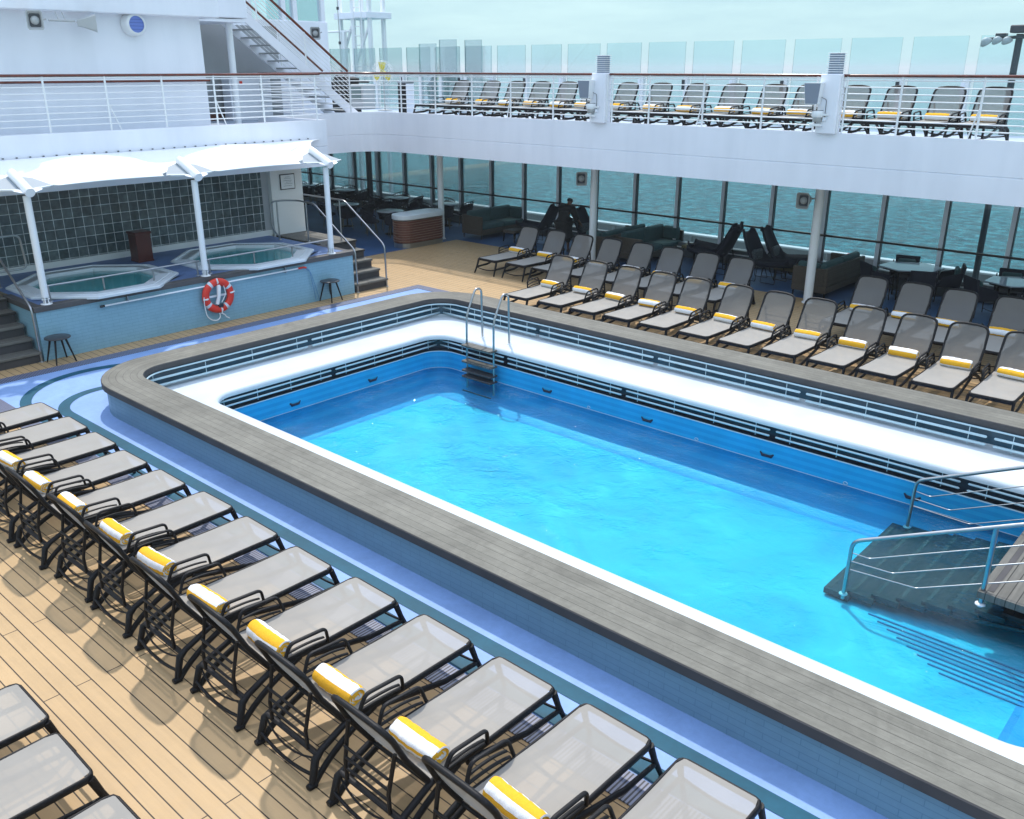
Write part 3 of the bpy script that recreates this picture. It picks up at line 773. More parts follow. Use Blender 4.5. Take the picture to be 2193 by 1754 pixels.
# steps each side of the stage
def steps(ylo, yhi, label):
    t = thing('wooden_steps', label, 'steps', (0, 0, 0))
    n = 5
    for i in range(n):
        z = 1.0 - 0.2 * i; x1 = -17.92 + 0.28 * i + (0.02 if i else 0)
        obj('tread', MB().bbox(x1 - 0.34 if i else -20.0, ylo, z - 0.05, x1 + 0.02, yhi, z, 0.006), M['greywood'], t)
        obj('riser', MB().box(x1 - 0.30 if i else -20.0, ylo + 0.01, 0.0 if False else z - 0.2, x1 - 0.02, yhi - 0.01, z - 0.051), M['coping_edge'], t)
steps(13.14, 14.12, 'dark wooden steps between the hot tubs and the bar counter')
steps(4.6, 5.90, 'dark wooden steps at the left end of the hot tub platform')

def rail(label, paths, posts, r=0.021, z_fl=None, loc=(0, 0, 0)):
    t = thing('steel_handrail', label, 'handrail', loc)
    for p in paths: obj('rail', MB().tube(p, r, 10), M['steel'], t)
    for a, b in posts:
        obj('post', MB().tube([a, (a[0], a[1], b)], r * 0.95, 8), M['steel'], t)
        obj('flange', MB().lathe([(0.045, 0), (0.045, 0.008), (0.022, 0.014)], a, 12), M['steel'], t)
    return t
rail('polished steel handrail on the bar side of the right hand steps', [fillet([(-20.05, 14.08, 1.93), (-18.25, 14.08, 1.93), (-16.8, 14.08, 1.0), (-16.78, 14.08, 0.0)], 0.12, 6)], [((-20.0, 14.08, 1.0), 1.93), ((-18.45, 14.08, 1.0), 1.93), ((-16.78, 14.08, 0.0), 0.05)])
rail('polished steel handrail on the hot tub side of the right hand steps', [fillet([(-19.36, 12.86, 1.05), (-19.40, 12.70, 1.3), (-19.40, 12.72, 1.93), (-19.2, 12.95, 1.96), (-18.9, 13.18, 1.96), (-18.3, 13.2, 1.94), (-16.82, 13.2, 0.99), (-16.80, 13.2, 0.0)], 0.12, 6)], [((-19.32, 12.84, 1.0), 1.93), ((-18.62, 13.2, 1.0), 1.95), ((-16.80, 13.2, 0.0), 0.05)])
rail('polished steel handrail beside the left hand steps', [fillet([(-18.6, 5.90, 1.95), (-18.2, 5.90, 1.95), (-16.82, 5.90, 0.98), (-16.80, 5.90, 0.0)], 0.10, 6)], [((-16.80, 5.90, 0.0), 0.05), ((-18.5, 5.9, 1.0), 1.95)])
rail('looped steel grab rail at the left end of the glass blocks', [fillet([(-18.9, 5.6, 1.96), (-18.9, 6.66, 1.96), (-18.9, 6.70, 1.30), (-18.9, 6.0, 1.30)], 0.12, 6)], [((-18.9, 6.14, 1.0), 1.30)])
def lowrail(label, ya, yb, ys):
    rail(label, [[(-17.06, ya, 1.29), (-17.06, yb, 1.29)]], [((-17.06, y, 1.0), 1.29) for y in ys], 0.019)
lowrail('low steel foot rail in front of the left hot tub', 6.22, 9.36, (6.34, 7.35, 8.35, 9.30))
lowrail('low steel foot rail in front of the right hot tub', 9.50, 12.68, (9.58, 10.65, 11.63, 12.62))

# podium
pd = thing('wooden_podium', 'dark red wooden podium standing between the hot tubs', 'podium', (-19.36, 9.28, 1.0))
obj('cabinet', MB().bbox(-0.18, -0.17, 0, 0.18, 0.17, 0.60, 0.008), M['mahogany_d'], pd)
obj('top', MB().bbox(-0.20, -0.19, 0.60, 0.20, 0.19, 0.655, 0.008), M['mahogany_d'], pd)
obj('plinth', MB().box(-0.185, -0.175, 0.0, 0.185, 0.175, 0.04), M['mahogany_d'], pd)

# canopy with its poles
cn = thing('white_canopy', 'white tensile fabric canopy over the hot tubs', 'canopy', (0, 0, 0))
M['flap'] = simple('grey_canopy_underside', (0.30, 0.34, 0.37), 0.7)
PY = [3.02, 6.2, 9.38, 12.58]
NU, NV = 26, 150
m = MB(); ys = [2.2 + (13.35 - 2.2) * v / NV for v in range(NV + 1)]; vs = []
for y in ys:
    d = min(abs(y - p) for p in PY)
    k = max(0.0, 1 - (d / 0.56) ** 2)
    xf = -16.98 - 0.50 * math.sqrt(k)
    s = ((y - PY[0]) / 3.19) % 1.0
    bay = sin(pi * s)
    edge = 0.0
    ye = y
    for u in range(NU + 1):
        t = u / NU
        x = -18.97 + (xf + 18.97) * t
        z = 3.36 + (3.02 - 3.36) * t + 0.035 * bay * t + 0.19 * bay ** 1.3 * sin(pi * min(1, t * 1.0)) ** 1.1
        z += 0.12 * (1 - bay) * max(0, 1 - abs(t - 0.85) / 0.3) * (1 if d < 0.6 else 0) * (1 - d / 0.6 if d < 0.6 else 0)
        yy = y
        if y > 12.6:
            yy = 12.6 + (y - 12.6) * (1.75 * (1 - t) ** 2.0 + 0.12 + 0.0)
        vs.append((x, yy, z))
fs = [(a * (NU + 1) + b, (a + 1) * (NU + 1) + b, (a + 1) * (NU + 1) + b + 1, a * (NU + 1) + b + 1) for a in range(NV) for b in range(NU)]
m.add(vs, fs, True)
mem = obj('membrane', m, M['canopy'], cn)
sd = mem.modifiers.new('thickness', 'SOLIDIFY'); sd.thickness = 0.008; sd.offset = 0
for k in range(46):
    y = 2.4 + 0.25 * k
    obj('edge_clip', MB().box(-18.985, y, 3.375, -18.96, y + 0.03, 3.395), M['mullion_d'], cn)
for k, y in enumerate(PY[1:]):
    t = thing('canopy_pole', ['white canopy pole nearest the left steps', 'white canopy pole between the two hot tubs', 'white canopy pole nearest the right hand steps'][k], 'pole', (-16.9, y, 1.0), group='poles holding up the white canopy')
    obj('shaft', MB().tube([(0, 0, 0.13), (0, 0, 1.92)], 0.063, 16), M['white_metal'], t)
    m = MB().lathe([(0.10, 0), (0.10, 0.012), (0.02, 0.014)], (0, 0, 0.004), 16)
    m.box(-0.05, -0.035, 0.01, 0.05, -0.022, 0.15).box(-0.05, 0.022, 0.01, 0.05, 0.035, 0.15).tube([(0, -0.07, 0.09), (0, 0.07, 0.09)], 0.012, 6)
    obj('foot_bracket', m, M['white_metal'], t)
    for s in (-1, 1):
        fl_ = [(-0.52, 0, 2.235), (-0.40, s * 0.30, 2.175), (-0.09, s * 0.53, 2.045), (0.02, s * 0.10, 2.01)]
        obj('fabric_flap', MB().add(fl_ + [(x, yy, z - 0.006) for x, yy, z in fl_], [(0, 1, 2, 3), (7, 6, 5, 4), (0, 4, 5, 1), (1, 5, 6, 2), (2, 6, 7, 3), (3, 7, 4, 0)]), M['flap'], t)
    b = obj('boom', MB().tube([(0.20, 0, 1.99), (-0.48, 0, 2.27)], 0.085, 18), M['white_metal'], t)
    m = MB()
    for s in (-1, 1):
        m.add([(0.16, s * 0.03, 1.97), (0.14, s * 0.24, 2.03), (0.02, s * 0.24, 2.06), (0.0, s * 0.03, 2.03)], [(0, 1, 2, 3), (3, 2, 1, 0)])
        m.tube([(0.08, s * 0.20, 2.045), (-0.08, s * 0.50, 2.055)], 0.014, 6); m.tube([(0.06, s * 0.21, 2.03), (-0.08, s * 0.46, 2.03)], 0.008, 5)
    obj('tension_bracket', m, M['white_metal'], t)

# life ring and reaching pole on the stage wall
lr = thing('lifebuoy', 'red lifebuoy with white rope hanging on the tiled platform wall', 'lifebuoy', (-16.71, 9.50, 0.60))
rings = []
m = MB(); NB = 64
for i in range(NB + 1):
    a = 2 * pi * i / NB; 
    ring = []
    for q in range(12):
        b_ = 2 * pi * q / 12; rr_ = 0.285 + 0.078 * cos(b_)
        ring.append((0.055 * sin(b_), rr_ * cos(a), rr_ * sin(a) * 1.0))
    rings.append(ring)
for i in range(NB):
    deg = 360 * (i + 0.5) / NB
    band = any(abs((deg - c + 180) % 360 - 180) < 4.5 for c in (35, 125, 215, 305))
    m.loft([rings[i], rings[i + 1]], False, 1 if band else 0)
obj('ring', m, [M['red'], M['reflective']], lr)
m = MB()
for deg in (5, 92, 185, 275):
    a = radians(deg); c = (0.06, 0.30 * cos(a), 0.30 * sin(a))
    m.tube([(0.03, 0.25 * cos(a), 0.25 * sin(a)), (0.066, 0.285 * cos(a), 0.285 * sin(a)), (0.03, 0.365 * cos(a), 0.365 * sin(a))], 0.016, 6)
obj('rope_loop', m, M['rope'], lr)
p = [Vector((0.07, -0.36, 0.03)), Vector((0.05, -0.36, -0.12)), Vector((0.05, -0.33, -0.38)), Vector((0.05, -0.22, -0.48)), Vector((0.05, -0.10, -0.50)), Vector((0.05, -0.03, -0.44)), Vector((0.05, -0.04, -0.36))]
m = MB().tube(fillet(p, 0.08, 4), 0.011, 6); m.tube(fillet([(0.05, 0.0, -0.37), (0.05, 0.07, -0.40), (0.05, 0.10, -0.46), (0.06, 0.17, -0.50)], 0.03, 4), 0.011, 6); m.tube(fillet([(0.03, 0.13, 0.19), (0.05, 0.15, 0.02), (0.05, 0.04, -0.14)], 0.06, 4), 0.010, 6)
obj('hanging_rope', m, M['rope'], lr)
obj('light_float', MB().tube([(0.02, 0.02, 0.22), (0.03, 0.015, 0.19), (0.03, -0.005, -0.02), (0.03, -0.06, -0.17)], [0.03, 0.045, 0.035, 0.04], 10), M['rope'], lr)
obj('light_base', MB().bbox(0.0, -0.04, -0.24, 0.07, 0.07, -0.165, 0.01), M['blackgloss'], lr)
obj('backing_bar', MB().box(-0.05, -0.22, -0.03, -0.03, 0.22, 0.01), M['white_metal'], lr)
rp = thing('reaching_pole', 'long white rescue pole clipped along the tiled platform wall', 'pole', (-16.74, 9.38, 0.83))
obj('shaft', MB().tube([(0, -2.22, -0.015), (0, 2.16, 0.012)], 0.017, 10), M['white_metal'], rp)
obj('end_cap', MB().tube([(0, -2.30, -0.016), (0, -2.22, -0.015)], 0.023, 8), M['blackgloss'], rp)
obj('grip', MB().tube([(0, 2.14, 0.012), (0, 2.30, 0.015), (0.0, 2.36, -0.005)], 0.021, 8), M['red'], rp)
m = MB(); m.tube(fillet([(0, 2.34, 0), (0, 2.44, -0.06), (0.0, 2.50, -0.4), (0.0, 2.56, -0.78)], 0.05, 4), 0.009, 6); m.tube(fillet([(0, 2.34, -0.01), (0, 2.47, -0.12), (0.0, 2.58, -0.5), (0.0, 2.66, -0.80)], 0.05, 4), 0.008, 6)
obj('cord', m, simple('blue_cord', (0.10, 0.25, 0.42), 0.7), rp)
for y in (-1.76, 1.82):
    obj('clip', MB().box(-0.05, y - 0.012, -0.03, 0.012, y + 0.012, 0.09), M['steel'], rp)

# round stools
def stool(loc, rz, label, group):
    t = thing('round_stool', label, 'stool', loc, rz, group)
    obj('seat', MB().lathe([(0.205, 0), (0.222, 0.006), (0.222, 0.02), (0.21, 0.026), (0.0, 0.026)], (0, 0, 0.445), 32), M['stooltop'], t)
    for k in range(4):
        a = radians(45 + 90 * k)
        obj('leg', MB().tube([(0.13 * cos(a), 0.13 * sin(a), 0.445), (0.255 * cos(a), 0.255 * sin(a), 0.0)], [0.021, 0.013], 8), M['black'], t)
    return t
s_ = stool((-16.55, 6.15, 0), 0.05, 'round grey stool beside the left hand steps', 'round stools in front of the tiled platform')
dup(s_, (-16.62, 12.27, 0), 0.2, 'round grey stool beside the right hand steps')


# ================================================================== UPPER DECK
ZU = 3.63
def opath():
    p = [(-19.0, -6.0), (-19.0, 14.26), (-21.7, 14.26), (-21.7, 17.0)]
    for k in range(1, 12):
        a = radians(180 - 90 * k / 12); p.append((-20.7 + cos(a), 17.0 + sin(a)))
    return p + [(-20.7, 18.0), (9.0, 18.0)]
OP = opath()
def offs(path, d):
    """offset to the left of the travel direction"""
    P = [Vector(p) for p in path]; out = []
    for i in range(len(P)):
        n = Vector((0, 0)); 
        if i > 0: t = (P[i] - P[i - 1]).normalized(); n1 = Vector((-t.y, t.x)); n += n1
        if i < len(P) - 1: t = (P[i + 1] - P[i]).normalized(); n2 = Vector((-t.y, t.x)); n += n2
        n.normalize(); ref = n1 if i > 0 else n2
        out.append(P[i] + n * (d / max(0.3, n.dot(ref))))
    return out
def pwall(mb, path, prof, smooth=False):
    rings = []
    for d, z in prof: rings.append([(q.x, q.y, z) for q in offs(path, d)])
    n = len(path)
    vs = [p for r in rings for p in r]; fs = []
    for a in range(len(rings) - 1):
        for i in range(n - 1): fs.append((a * n + i, a * n + i + 1, (a + 1) * n + i + 1, (a + 1) * n + i))
    mb.add(vs, fs, smooth); return mb
ud = thing('upper_deck', 'white upper deck gallery running around the pool opening', 'upper deck', (0, 0, 0))
obj('fascia', pwall(MB(), OP, [(0.10, 3.80), (0.0, 3.80), (0.0, 3.19), (0.018, 3.18), (0.018, 3.17), (0.0, 3.16), (0.0, 2.70), (0.12, 2.70), (0.12, 2.76)]), M['white'], ud)
obj('coaming', pwall(MB(), OP, [(0.0, 3.801), (0.10, 3.801), (0.10, ZU)]), M['white'], ud)
def deckpoly(z0, z1):
    m = MB()
    m.box(-36, -6, z0, -19.11, 14.15, z1); m.box(-36, 14.15, z0, -21.81, 22.3, z1); m.box(-21.81, 18.11, z0, 9, 22.3, z1)
    fan = [(-21.81, 18.11)] + [(q.x, q.y) for q in offs(OP, 0.11)[3:15]][::-1]
    m.prism(fan[::-1], z0, z1)
    return m
obj('deck_slab', deckpoly(2.74, ZU), M['white'], ud)
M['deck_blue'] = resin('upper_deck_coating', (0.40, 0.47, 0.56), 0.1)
fl = MB()
fl.sheet([(-36, -6), (-19.12, -6), (-19.12, 14.14), (-36, 14.14)], ZU + 0.004); fl.sheet([(-36, 14.14), (-21.82, 14.14), (-21.82, 22.3), (-36, 22.3)], ZU + 0.004); fl.sheet([(-21.82, 18.12), (9, 18.12), (9, 22.3), (-21.82, 22.3)], ZU + 0.004)
obj('deck_floor', fl, M['deck_blue'], ud)
m = MB()
for k in range(15): pass

BAR_Z = (4.775, 4.65, 4.53, 4.41, 4.285, 4.165, 4.05, 3.93)
def railing(label, path, posts, brace=()):
    t = thing('deck_railing', label, 'railing', (0, 0, 0), group='white railings round the upper deck')
    P = [Vector((*p, 0)) for p in path]
    def at(z): return [Vector((p.x, p.y, z)) for p in P]
    obj('handrail', MB().tube(at(4.862), 0.040, 10, flat=(0.62, 1.0)), M['mahogany'], t)
    obj('rail_cap', MB().tube(at(4.822), 0.016, 6), M['white_metal'], t)
    for z in BAR_Z: obj('bar', MB().tube(at(z), 0.0115, 6), M['white_metal'], t)
    for (x, y) in posts:
        obj('post', MB().tube([(x, y, 3.80), (x, y, 4.84)], 0.021, 8, flat=(1, 1)), M['white_metal'], t)
    for (x, y, dx, dy) in brace:
        obj('brace', MB().tube([(x, y, 4.35), (x + dx, y + dy, 3.80)], 0.014, 6), M['white_metal'], t)
    return t
railing('white railing with mahogany handrail above the canopy', [(-19.06, -5.9), (-19.06, 14.16)], [(-19.06, 7.67 + 1.22 * k) for k in range(-6, 5)] + [(-19.06, 14.05)], [(-19.06, 8.89, -0.02, 0.22), (-19.06, 11.33, -0.02, 0.22), (-19.06, 6.45, 0, 0.22)])
rp1 = [(-19.08, 14.20), (-21.64, 14.20), (-21.76, 14.35), (-21.76, 17.0)] + [(q.x, q.y) for q in offs(OP, 0.06)[4:15]] + [(-13.62, 18.06)]
railing('white railing curving round the corner beside the staircase', rp1, [(-20.3, 14.20), (-21.70, 14.25), (-21.76, 15.6), (-21.70, 17.2), (-20.49, 18.06), (-19.08, 18.06), (-17.67, 18.06), (-16.29, 18.06), (-14.88, 18.06), (-13.72, 18.06)], [(-16.29, 18.06, -0.12, 0)])
railing('white railing between the two louvred vent pillars', [(-13.18, 18.06), (-8.06, 18.06)], [(-13.1, 18.06), (-12.07, 18.06), (-10.68, 18.06), (-9.28, 18.06), (-8.14, 18.06)], [(-10.68, 18.06, -0.14, 0)])
railing('white railing right of the louvred vent pillars', [(-7.62, 18.06), (8.9, 18.06)], [(-7.54, 18.06)] + [(-6.49 + 1.42 * k, 18.06) for k in range(10)], [(-5.07, 18.06, -0.14, 0)])

# louvred vent pillars with loudspeaker and light
def pillar(x, label, first=None):
    t = thing('vent_pillar', label, 'pillar', (x, 18.0, 3.8), group='white vent pillars on the upper deck edge')
    obj('column', MB().bbox(-0.20, -0.10, -0.02, 0.20, 0.16, 1.09, 0.015), M['white'], t)
    obj('edge_strip', MB().box(0.202, -0.04, 0.0, 0.225, 0.0, 1.07), M['white_metal'], t)
    obj('vent_stack', MB().box(-0.085, -0.05, 1.09, 0.135, 0.14, 1.47), simple('vent_grey', (0.25, 0.30, 0.40), 0.5), t)
    for k in range(9):
        z = 1.12 + 0.042 * k
        obj('louvre', MB().bbox(-0.115, -0.08, z, 0.165, 0.17, z + 0.014, 0.004), M['white_metal'], t)
    obj('junction_box', MB().bbox(-0.06, -0.13, 0.22, 0.02, -0.10, 0.30, 0.006), M['mullion'], t)
    m = MB().tube(fillet([(-0.02, -0.115, 0.30), (-0.02, -0.12, 0.62), (-0.12, -0.14, 0.66)], 0.03, 3), 0.006, 5)
    obj('cable', m, M['mullion_d'], t)
    return t
p_ = pillar(-13.4, 'white vent pillar on the deck edge left of centre')
dup(p_, (-7.82, 18.0, 3.8), 0, 'white vent pillar on the deck edge near the right side')
def sidespk(x, label):
    t = thing('pillar_speaker', label, 'loudspeaker', (x, 17.78, 4.33), 0.05, group='loudspeakers on the vent pillars')
    m = MB(); rings = []
    for z, w, d in ((0.0, 0.125, 0.10), (0.40, 0.165, 0.14)):
        rings.append([(-w, -d, z), (w, -d, z), (w * 0.9, d, z), (-w * 0.6, d, z)])
    m.loft(rings, True, 0, False); obj('cabinet', m, M['white_metal'], t)
    m = MB(); m.add([(-0.12, -0.103, 0.012), (0.12, -0.103, 0.012), (0.16, -0.143, 0.388), (-0.16, -0.143, 0.388)], [(0, 1, 2, 3)])
    obj('grille', m, M['speaker_dark'] if False else simple('speaker_mesh', (0.22, 0.25, 0.31), 0.6), t)
    obj('bracket', MB().tube([(0.0, 0, 0.0), (0.0, 0.02, -0.12), (0.18, 0.10, -0.12)], 0.012, 6), M['mullion_d'], t)
    return t
q_ = sidespk(-13.64, 'grey faced loudspeaker on the left vent pillar')
dup(q_, (-8.06, 17.78, 4.33), 0.05, 'grey faced loudspeaker on the right vent pillar')
def flood(x, label):
    t = thing('deck_light', label, 'light fitting', (x, 17.86, 4.0), group='round light fittings on the vent pillars')
    obj('housing', MB().lathe([(0.10, 0.09), (0.115, 0.12), (0.115, 0.19), (0.10, 0.21), (0, 0.215)], n=20), M['white_metal'], t)
    obj('lens', MB().lathe([(0.0, 0.0), (0.085, 0.005), (0.09, 0.09)], n=20, cap=False), M['speaker_grey'], t)
    obj('arm', MB().bbox(0.05, -0.02, 0.12, 0.22, 0.02, 0.16, 0.004), M['white_metal'], t)
    obj('base_plate', MB().bbox(-0.13, -0.06, -0.08, 0.10, 0.06, -0.03, 0.006), M['white_metal'], t)
    return t
f_ = flood(-13.56, 'round white light fitting low on the left vent pillar')
dup(f_, (-7.98, 17.86, 4.0), 0, 'round white light fitting low on the right vent pillar')

# glass windbreak on the upper deck
def edged(x0, y0, z0, x1, y1, z1):
    m = MB().box(x0, y0, z0, x1, y1, z1); m.mi = [1 if k in (1, 3, 5) else 0 for k in range(6)]; return m
wb = thing('glass_windbreak', 'row of tall clear glass windbreak panels along the upper deck edge', 'windbreak', (0, 0, 0))
for k in range(-6, 18):
    xr = -6.76 - 1.425 * k
    obj('pane', edged(xr - 1.18, 22.39, 3.75, xr, 22.402, 5.655), [M['glass_up'], M['glass_edge']], wb)
    obj('post', MB().bbox(xr + 0.06, 22.28, ZU, xr + 0.18, 22.42, 4.80, 0.008), M['white_metal'], wb)
    obj('clamp', MB().bbox(xr + 0.02, 22.25, 4.45, xr + 0.10, 22.30, 4.70, 0.005), M['mullion_d'] if k % 2 else M['mullion'], wb)
obj('edge_frame', MB().tube([(-34, 22.35, 4.82), (4, 22.35, 4.82)], 0.02, 6), M['white_metal'], wb)
for x0, x1, y, z, lb in ((-23.75, -22.92, 21.8, 5.74, 'leftmost free standing tall glass panel behind the black bin'), (-22.78, -21.99, 21.8, 5.85, 'tallest free standing glass panel behind the black bin'), (-21.62, -20.88, 21.8, 5.82, 'free standing tall glass panel nearest the upper sun loungers')):
    t = thing('glass_screen', lb, 'glass screen', (x0, y, ZU), group='free standing glass panels by the bin')
    obj('pane', edged(0, 0, 0.05, x1 - x0, 0.014, z - ZU), [M['glass_up'], M['glass_edge']], t)
    obj('foot', MB().bbox(-0.02, -0.05, 0, 0.10, 0.06, 1.1, 0.01), M['white_metal'], t)

# lower window wall
M['sill_grey'] = simple('dark_sill', (0.10, 0.11, 0.12), 0.6, noise=0.2, nscale=3)
ww = thing('window_wall', 'full height tinted windows along the far side of the lower deck', 'window wall', (0, 0, 0))
for k in range(-5, 21):
    x = -5.12 - 1.43 * k
    obj('mullion', MB().box(x - 0.055, 22.12, 0.40, x + 0.04, 22.24, 2.74), M['mullion'], ww)
    obj('mullion_gasket', MB().box(x + 0.04, 22.125, 0.40, x + 0.06, 22.24, 2.74), M['mullion_d'], ww)
    obj('pane', MB().box(x + 0.06, 22.20, 0.405, x + 1.43 - 0.055, 22.212, 2.74), M['glass_low'], ww)
    obj('rail_bracket', MB().tube([(x - 0.02, 22.12, 1.03), (x - 0.02, 22.04, 1.06)], 0.012, 5), M['mullion'], ww)
obj('sill', MB().bbox(-36, 22.06, 0.0, 7, 22.34, 0.40, 0.01), M['sill_grey'], ww)
obj('sill_cap', MB().bbox(-36, 22.02, 0.27, 7, 22.058, 0.30, 0.004), M['white_metal'], ww)
obj('handrail', MB().tube([(-36, 22.03, 1.08), (7, 22.03, 1.08)], 0.028, 8), M['mahogany_d'] if False else simple('dark_handrail', (0.025, 0.012, 0.012), 0.3), ww)
hl = thing('hull_bulwark', 'grey steel walkway and bulwark outside the lower windows', 'bulwark', (0, 0, 0))
obj('walkway', MB().box(-60, 22.35, -0.6, 20, 24.0, -0.35), M['grey_panel'], hl)
obj('plating', MB().box(-60, 24.0, -6, 20, 24.12, 0.26), M['grey_panel'], hl)
obj('cap_rail', MB().bbox(-60, 23.94, 0.26, 20, 24.18, 0.31, 0.01), M['white_metal'], hl)
m = MB()
for k in range(22):
    x = -20 + 1.43 * k; obj('stiffener', MB().box(x, 23.9, -0.35, x + 0.03, 24.0, 0.24), M['speaker_grey'], hl)
obj('hull_side', MB().box(-60, 24.121, -16.5, 20, 24.5, -6.0), M['white'], hl)

# columns holding the gallery
def column(x, y, r, label, mat=None):
    t = thing('deck_column', label, 'column', (x, y, 0), group='round columns under the gallery')
    obj('shaft', MB().tube([(0, 0, 0), (0, 0, 2.75)], r, 20), mat or M['white_metal'], t)
    obj('collar', MB().lathe([(r + 0.03, 0), (r + 0.03, 0.02), (r + 0.004, 0.03)], n=20), M['white_metal'], t)
column(-20.50, 19.52, 0.095, 'white column rising behind the bar counter')
column(-14.55, 19.4, 0.095, 'white column in the middle behind the back row of sun loungers')
column(-8.40, 19.4, 0.10, 'thick white column between the two groups of back row sun loungers')
column(-26.9, 22.0, 0.11, 'dark column by the windows among the cafe tables', M['mullion_d'])
column(-31.2, 21.6, 0.12, 'dark column by the windows just behind the cream wall', M['mullion_d'])
# horn loudspeakers
def horn(loc, rz, label, tilt=0.0):
    t = thing('horn_speaker', label, 'loudspeaker', loc, rz, group='square horn loudspeakers')
    m = MB()
    def rct(w, h, y): 
        return [(w * cx_, y, h * cz_) for cx_, cz_ in ((-1, -0.8), (-0.8, -1), (0.8, -1), (1, -0.8), (1, 0.8), (0.8, 1), (-0.8, 1), (-1, 0.8))]
    m.loft([rct(0.06, 0.06, 0.24), rct(0.07, 0.08, 0.14), rct(0.135, 0.165, -0.10), rct(0.145, 0.175, -0.115), rct(0.128, 0.158, -0.115), rct(0.10, 0.12, -0.05)], False, 0, False)
    obj('horn', m, M['speaker_grey'], t)
    obj('throat', MB().add([*rct(0.10, 0.12, -0.049)], [tuple(range(8))]), M['speaker_dark'], t)
    m = MB().lathe([(0.0, 0.06), (0.035, 0.055), (0.075, 0.02), (0.08, 0.0)], n=20)
    o = obj('driver_cone', m, M['speaker_grey'], t); o.rotation_euler = (pi / 2, 0, 0); o.location = (0, -0.05, 0)
    obj('bracket', MB().tube([(0, 0.18, 0), (0.10, 0.24, 0.02), (0.19, 0.22, 0.04)], 0.016, 6), M['speaker_grey'], t)
    return t
h0 = horn((-8.64, 19.18, 2.29), 0.05, 'square horn loudspeaker on the thick white column')
dup(h0, (-14.79, 19.15, 2.30), 0.75, 'square horn loudspeaker on the middle white column')
dup(h0, (-19.35, 7.85, 5.85), 1.15, 'square horn loudspeaker facing out high on the white wall')
dup(h0, (-19.50, 8.98, 5.84), 2.7, 'square horn loudspeaker turned away high on the white wall')
dup(h0, (-23.6, 17.55, 5.95), 0.9, 'square horn loudspeaker on the deckhouse behind the staircase')
sa = thing('speaker_arm', 'short grey pipe arms holding two wall loudspeakers', 'bracket', (-19.6, 8.42, 5.87))
obj('arm', MB().tube([(0.1, -0.25, 0), (0.12, 0.25, 0.0)], 0.022, 8), M['speaker_grey'], sa)
obj('hanger', MB().tube([(0.1, -0.06, 0), (0.0, -0.06, 0.16)], 0.01, 6).tube([(0.1, 0.07, 0), (0.0, 0.07, 0.16)], 0.01, 6), M['speaker_grey'], sa)
rv = thing('round_vent', 'round white wall vent with blue slatted grille', 'vent', (-19.93, 10.06, 5.86), 0)
o = obj('cowl', MB().lathe([(0.24, 0), (0.22, 0.2), (0.20, 0.23), (0.165, 0.235)], n=32, cap=False), M['white_metal'], rv); o.rotation_euler = (0, pi / 2, 0)
o = obj('grille', MB().lathe([(0.165, 0.22), (0, 0.221)], n=32, cap=False), M['blue_grille'], rv); o.rotation_euler = (0, pi / 2, 0)
for k in range(4):
    z = -0.1 + 0.065 * k; w = math.sqrt(0.16 ** 2 - z * z)
    obj('slat', MB().box(0.222, -w, z - 0.006, 0.232, w, z + 0.006), simple('slat_blue', (0.09, 0.14, 0.42), 0.5) if k == 0 else bpy.data.materials['slat_blue'], rv)

# white superstructure at the left
sp_ = thing('superstructure', 'white ship superstructure wall with overhanging band above the railing', 'ship building', (0, 0, 0))
obj('wall', MB().box(-24, -6, ZU, -19.94, 11.67, 6.06), M['white'], sp_)
obj('overhang', MB().bbox(-24, -6, 6.05, -19.62, 12.0, 6.46, 0.02), M['white'], sp_)
obj('side_block', MB().bbox(-24, 12.0, 6.12, -20.75, 13.45, 6.62, 0.02), M['white'], sp_)
obj('alcove_wall', MB().box(-24.2, 11.67, ZU, -23.6, 16.2, 6.1), M['grey_panel'], sp_)  # alcove shadow put into the wall's grey colour
obj('alcove_ceiling', MB().box(-23.6, 11.67, 6.03, -20.8, 13.4, 6.1), M['white'], sp_)
obj('light_panel', MB().box(-22.9, 12.1, 6.015, -21.9, 12.7, 6.03), M['canopy'], sp_)
obj('wood_skirting', MB().box(-23.6, 11.7, ZU, -23.56, 15.6, ZU + 0.2), M['copper'], sp_)
obj('wall_handrail', MB().tube([(-19.86, -6, 4.73), (-19.86, 11.72, 4.73)], 0.026, 8), M['mahogany'], sp_)
pw = thing('support_post', 'round white post beside the staircase underside', 'post', (-21.38, 13.29, ZU))
obj('shaft', MB().tube([(0, 0, 0), (0, 0, 2.5)], 0.085, 16), M['white_metal'], pw)
obj('base_ring', MB().lathe([(0.11, 0), (0.11, 0.02), (0.09, 0.03)], n=16), M['white_metal'], pw)
lk = thing('deck_locker', 'white metal locker under the staircase with a red button', 'locker', (-23.0, 14.7, ZU))
obj('cabinet', MB().bbox(-0.4, -0.55, 0, 0.0, 0.75, 1.12, 0.015), M['white'], lk)
obj('call_point', MB().bbox(0.0, -0.25, 0.95, 0.03, -0.17, 1.03, 0.004), M['red'], lk)

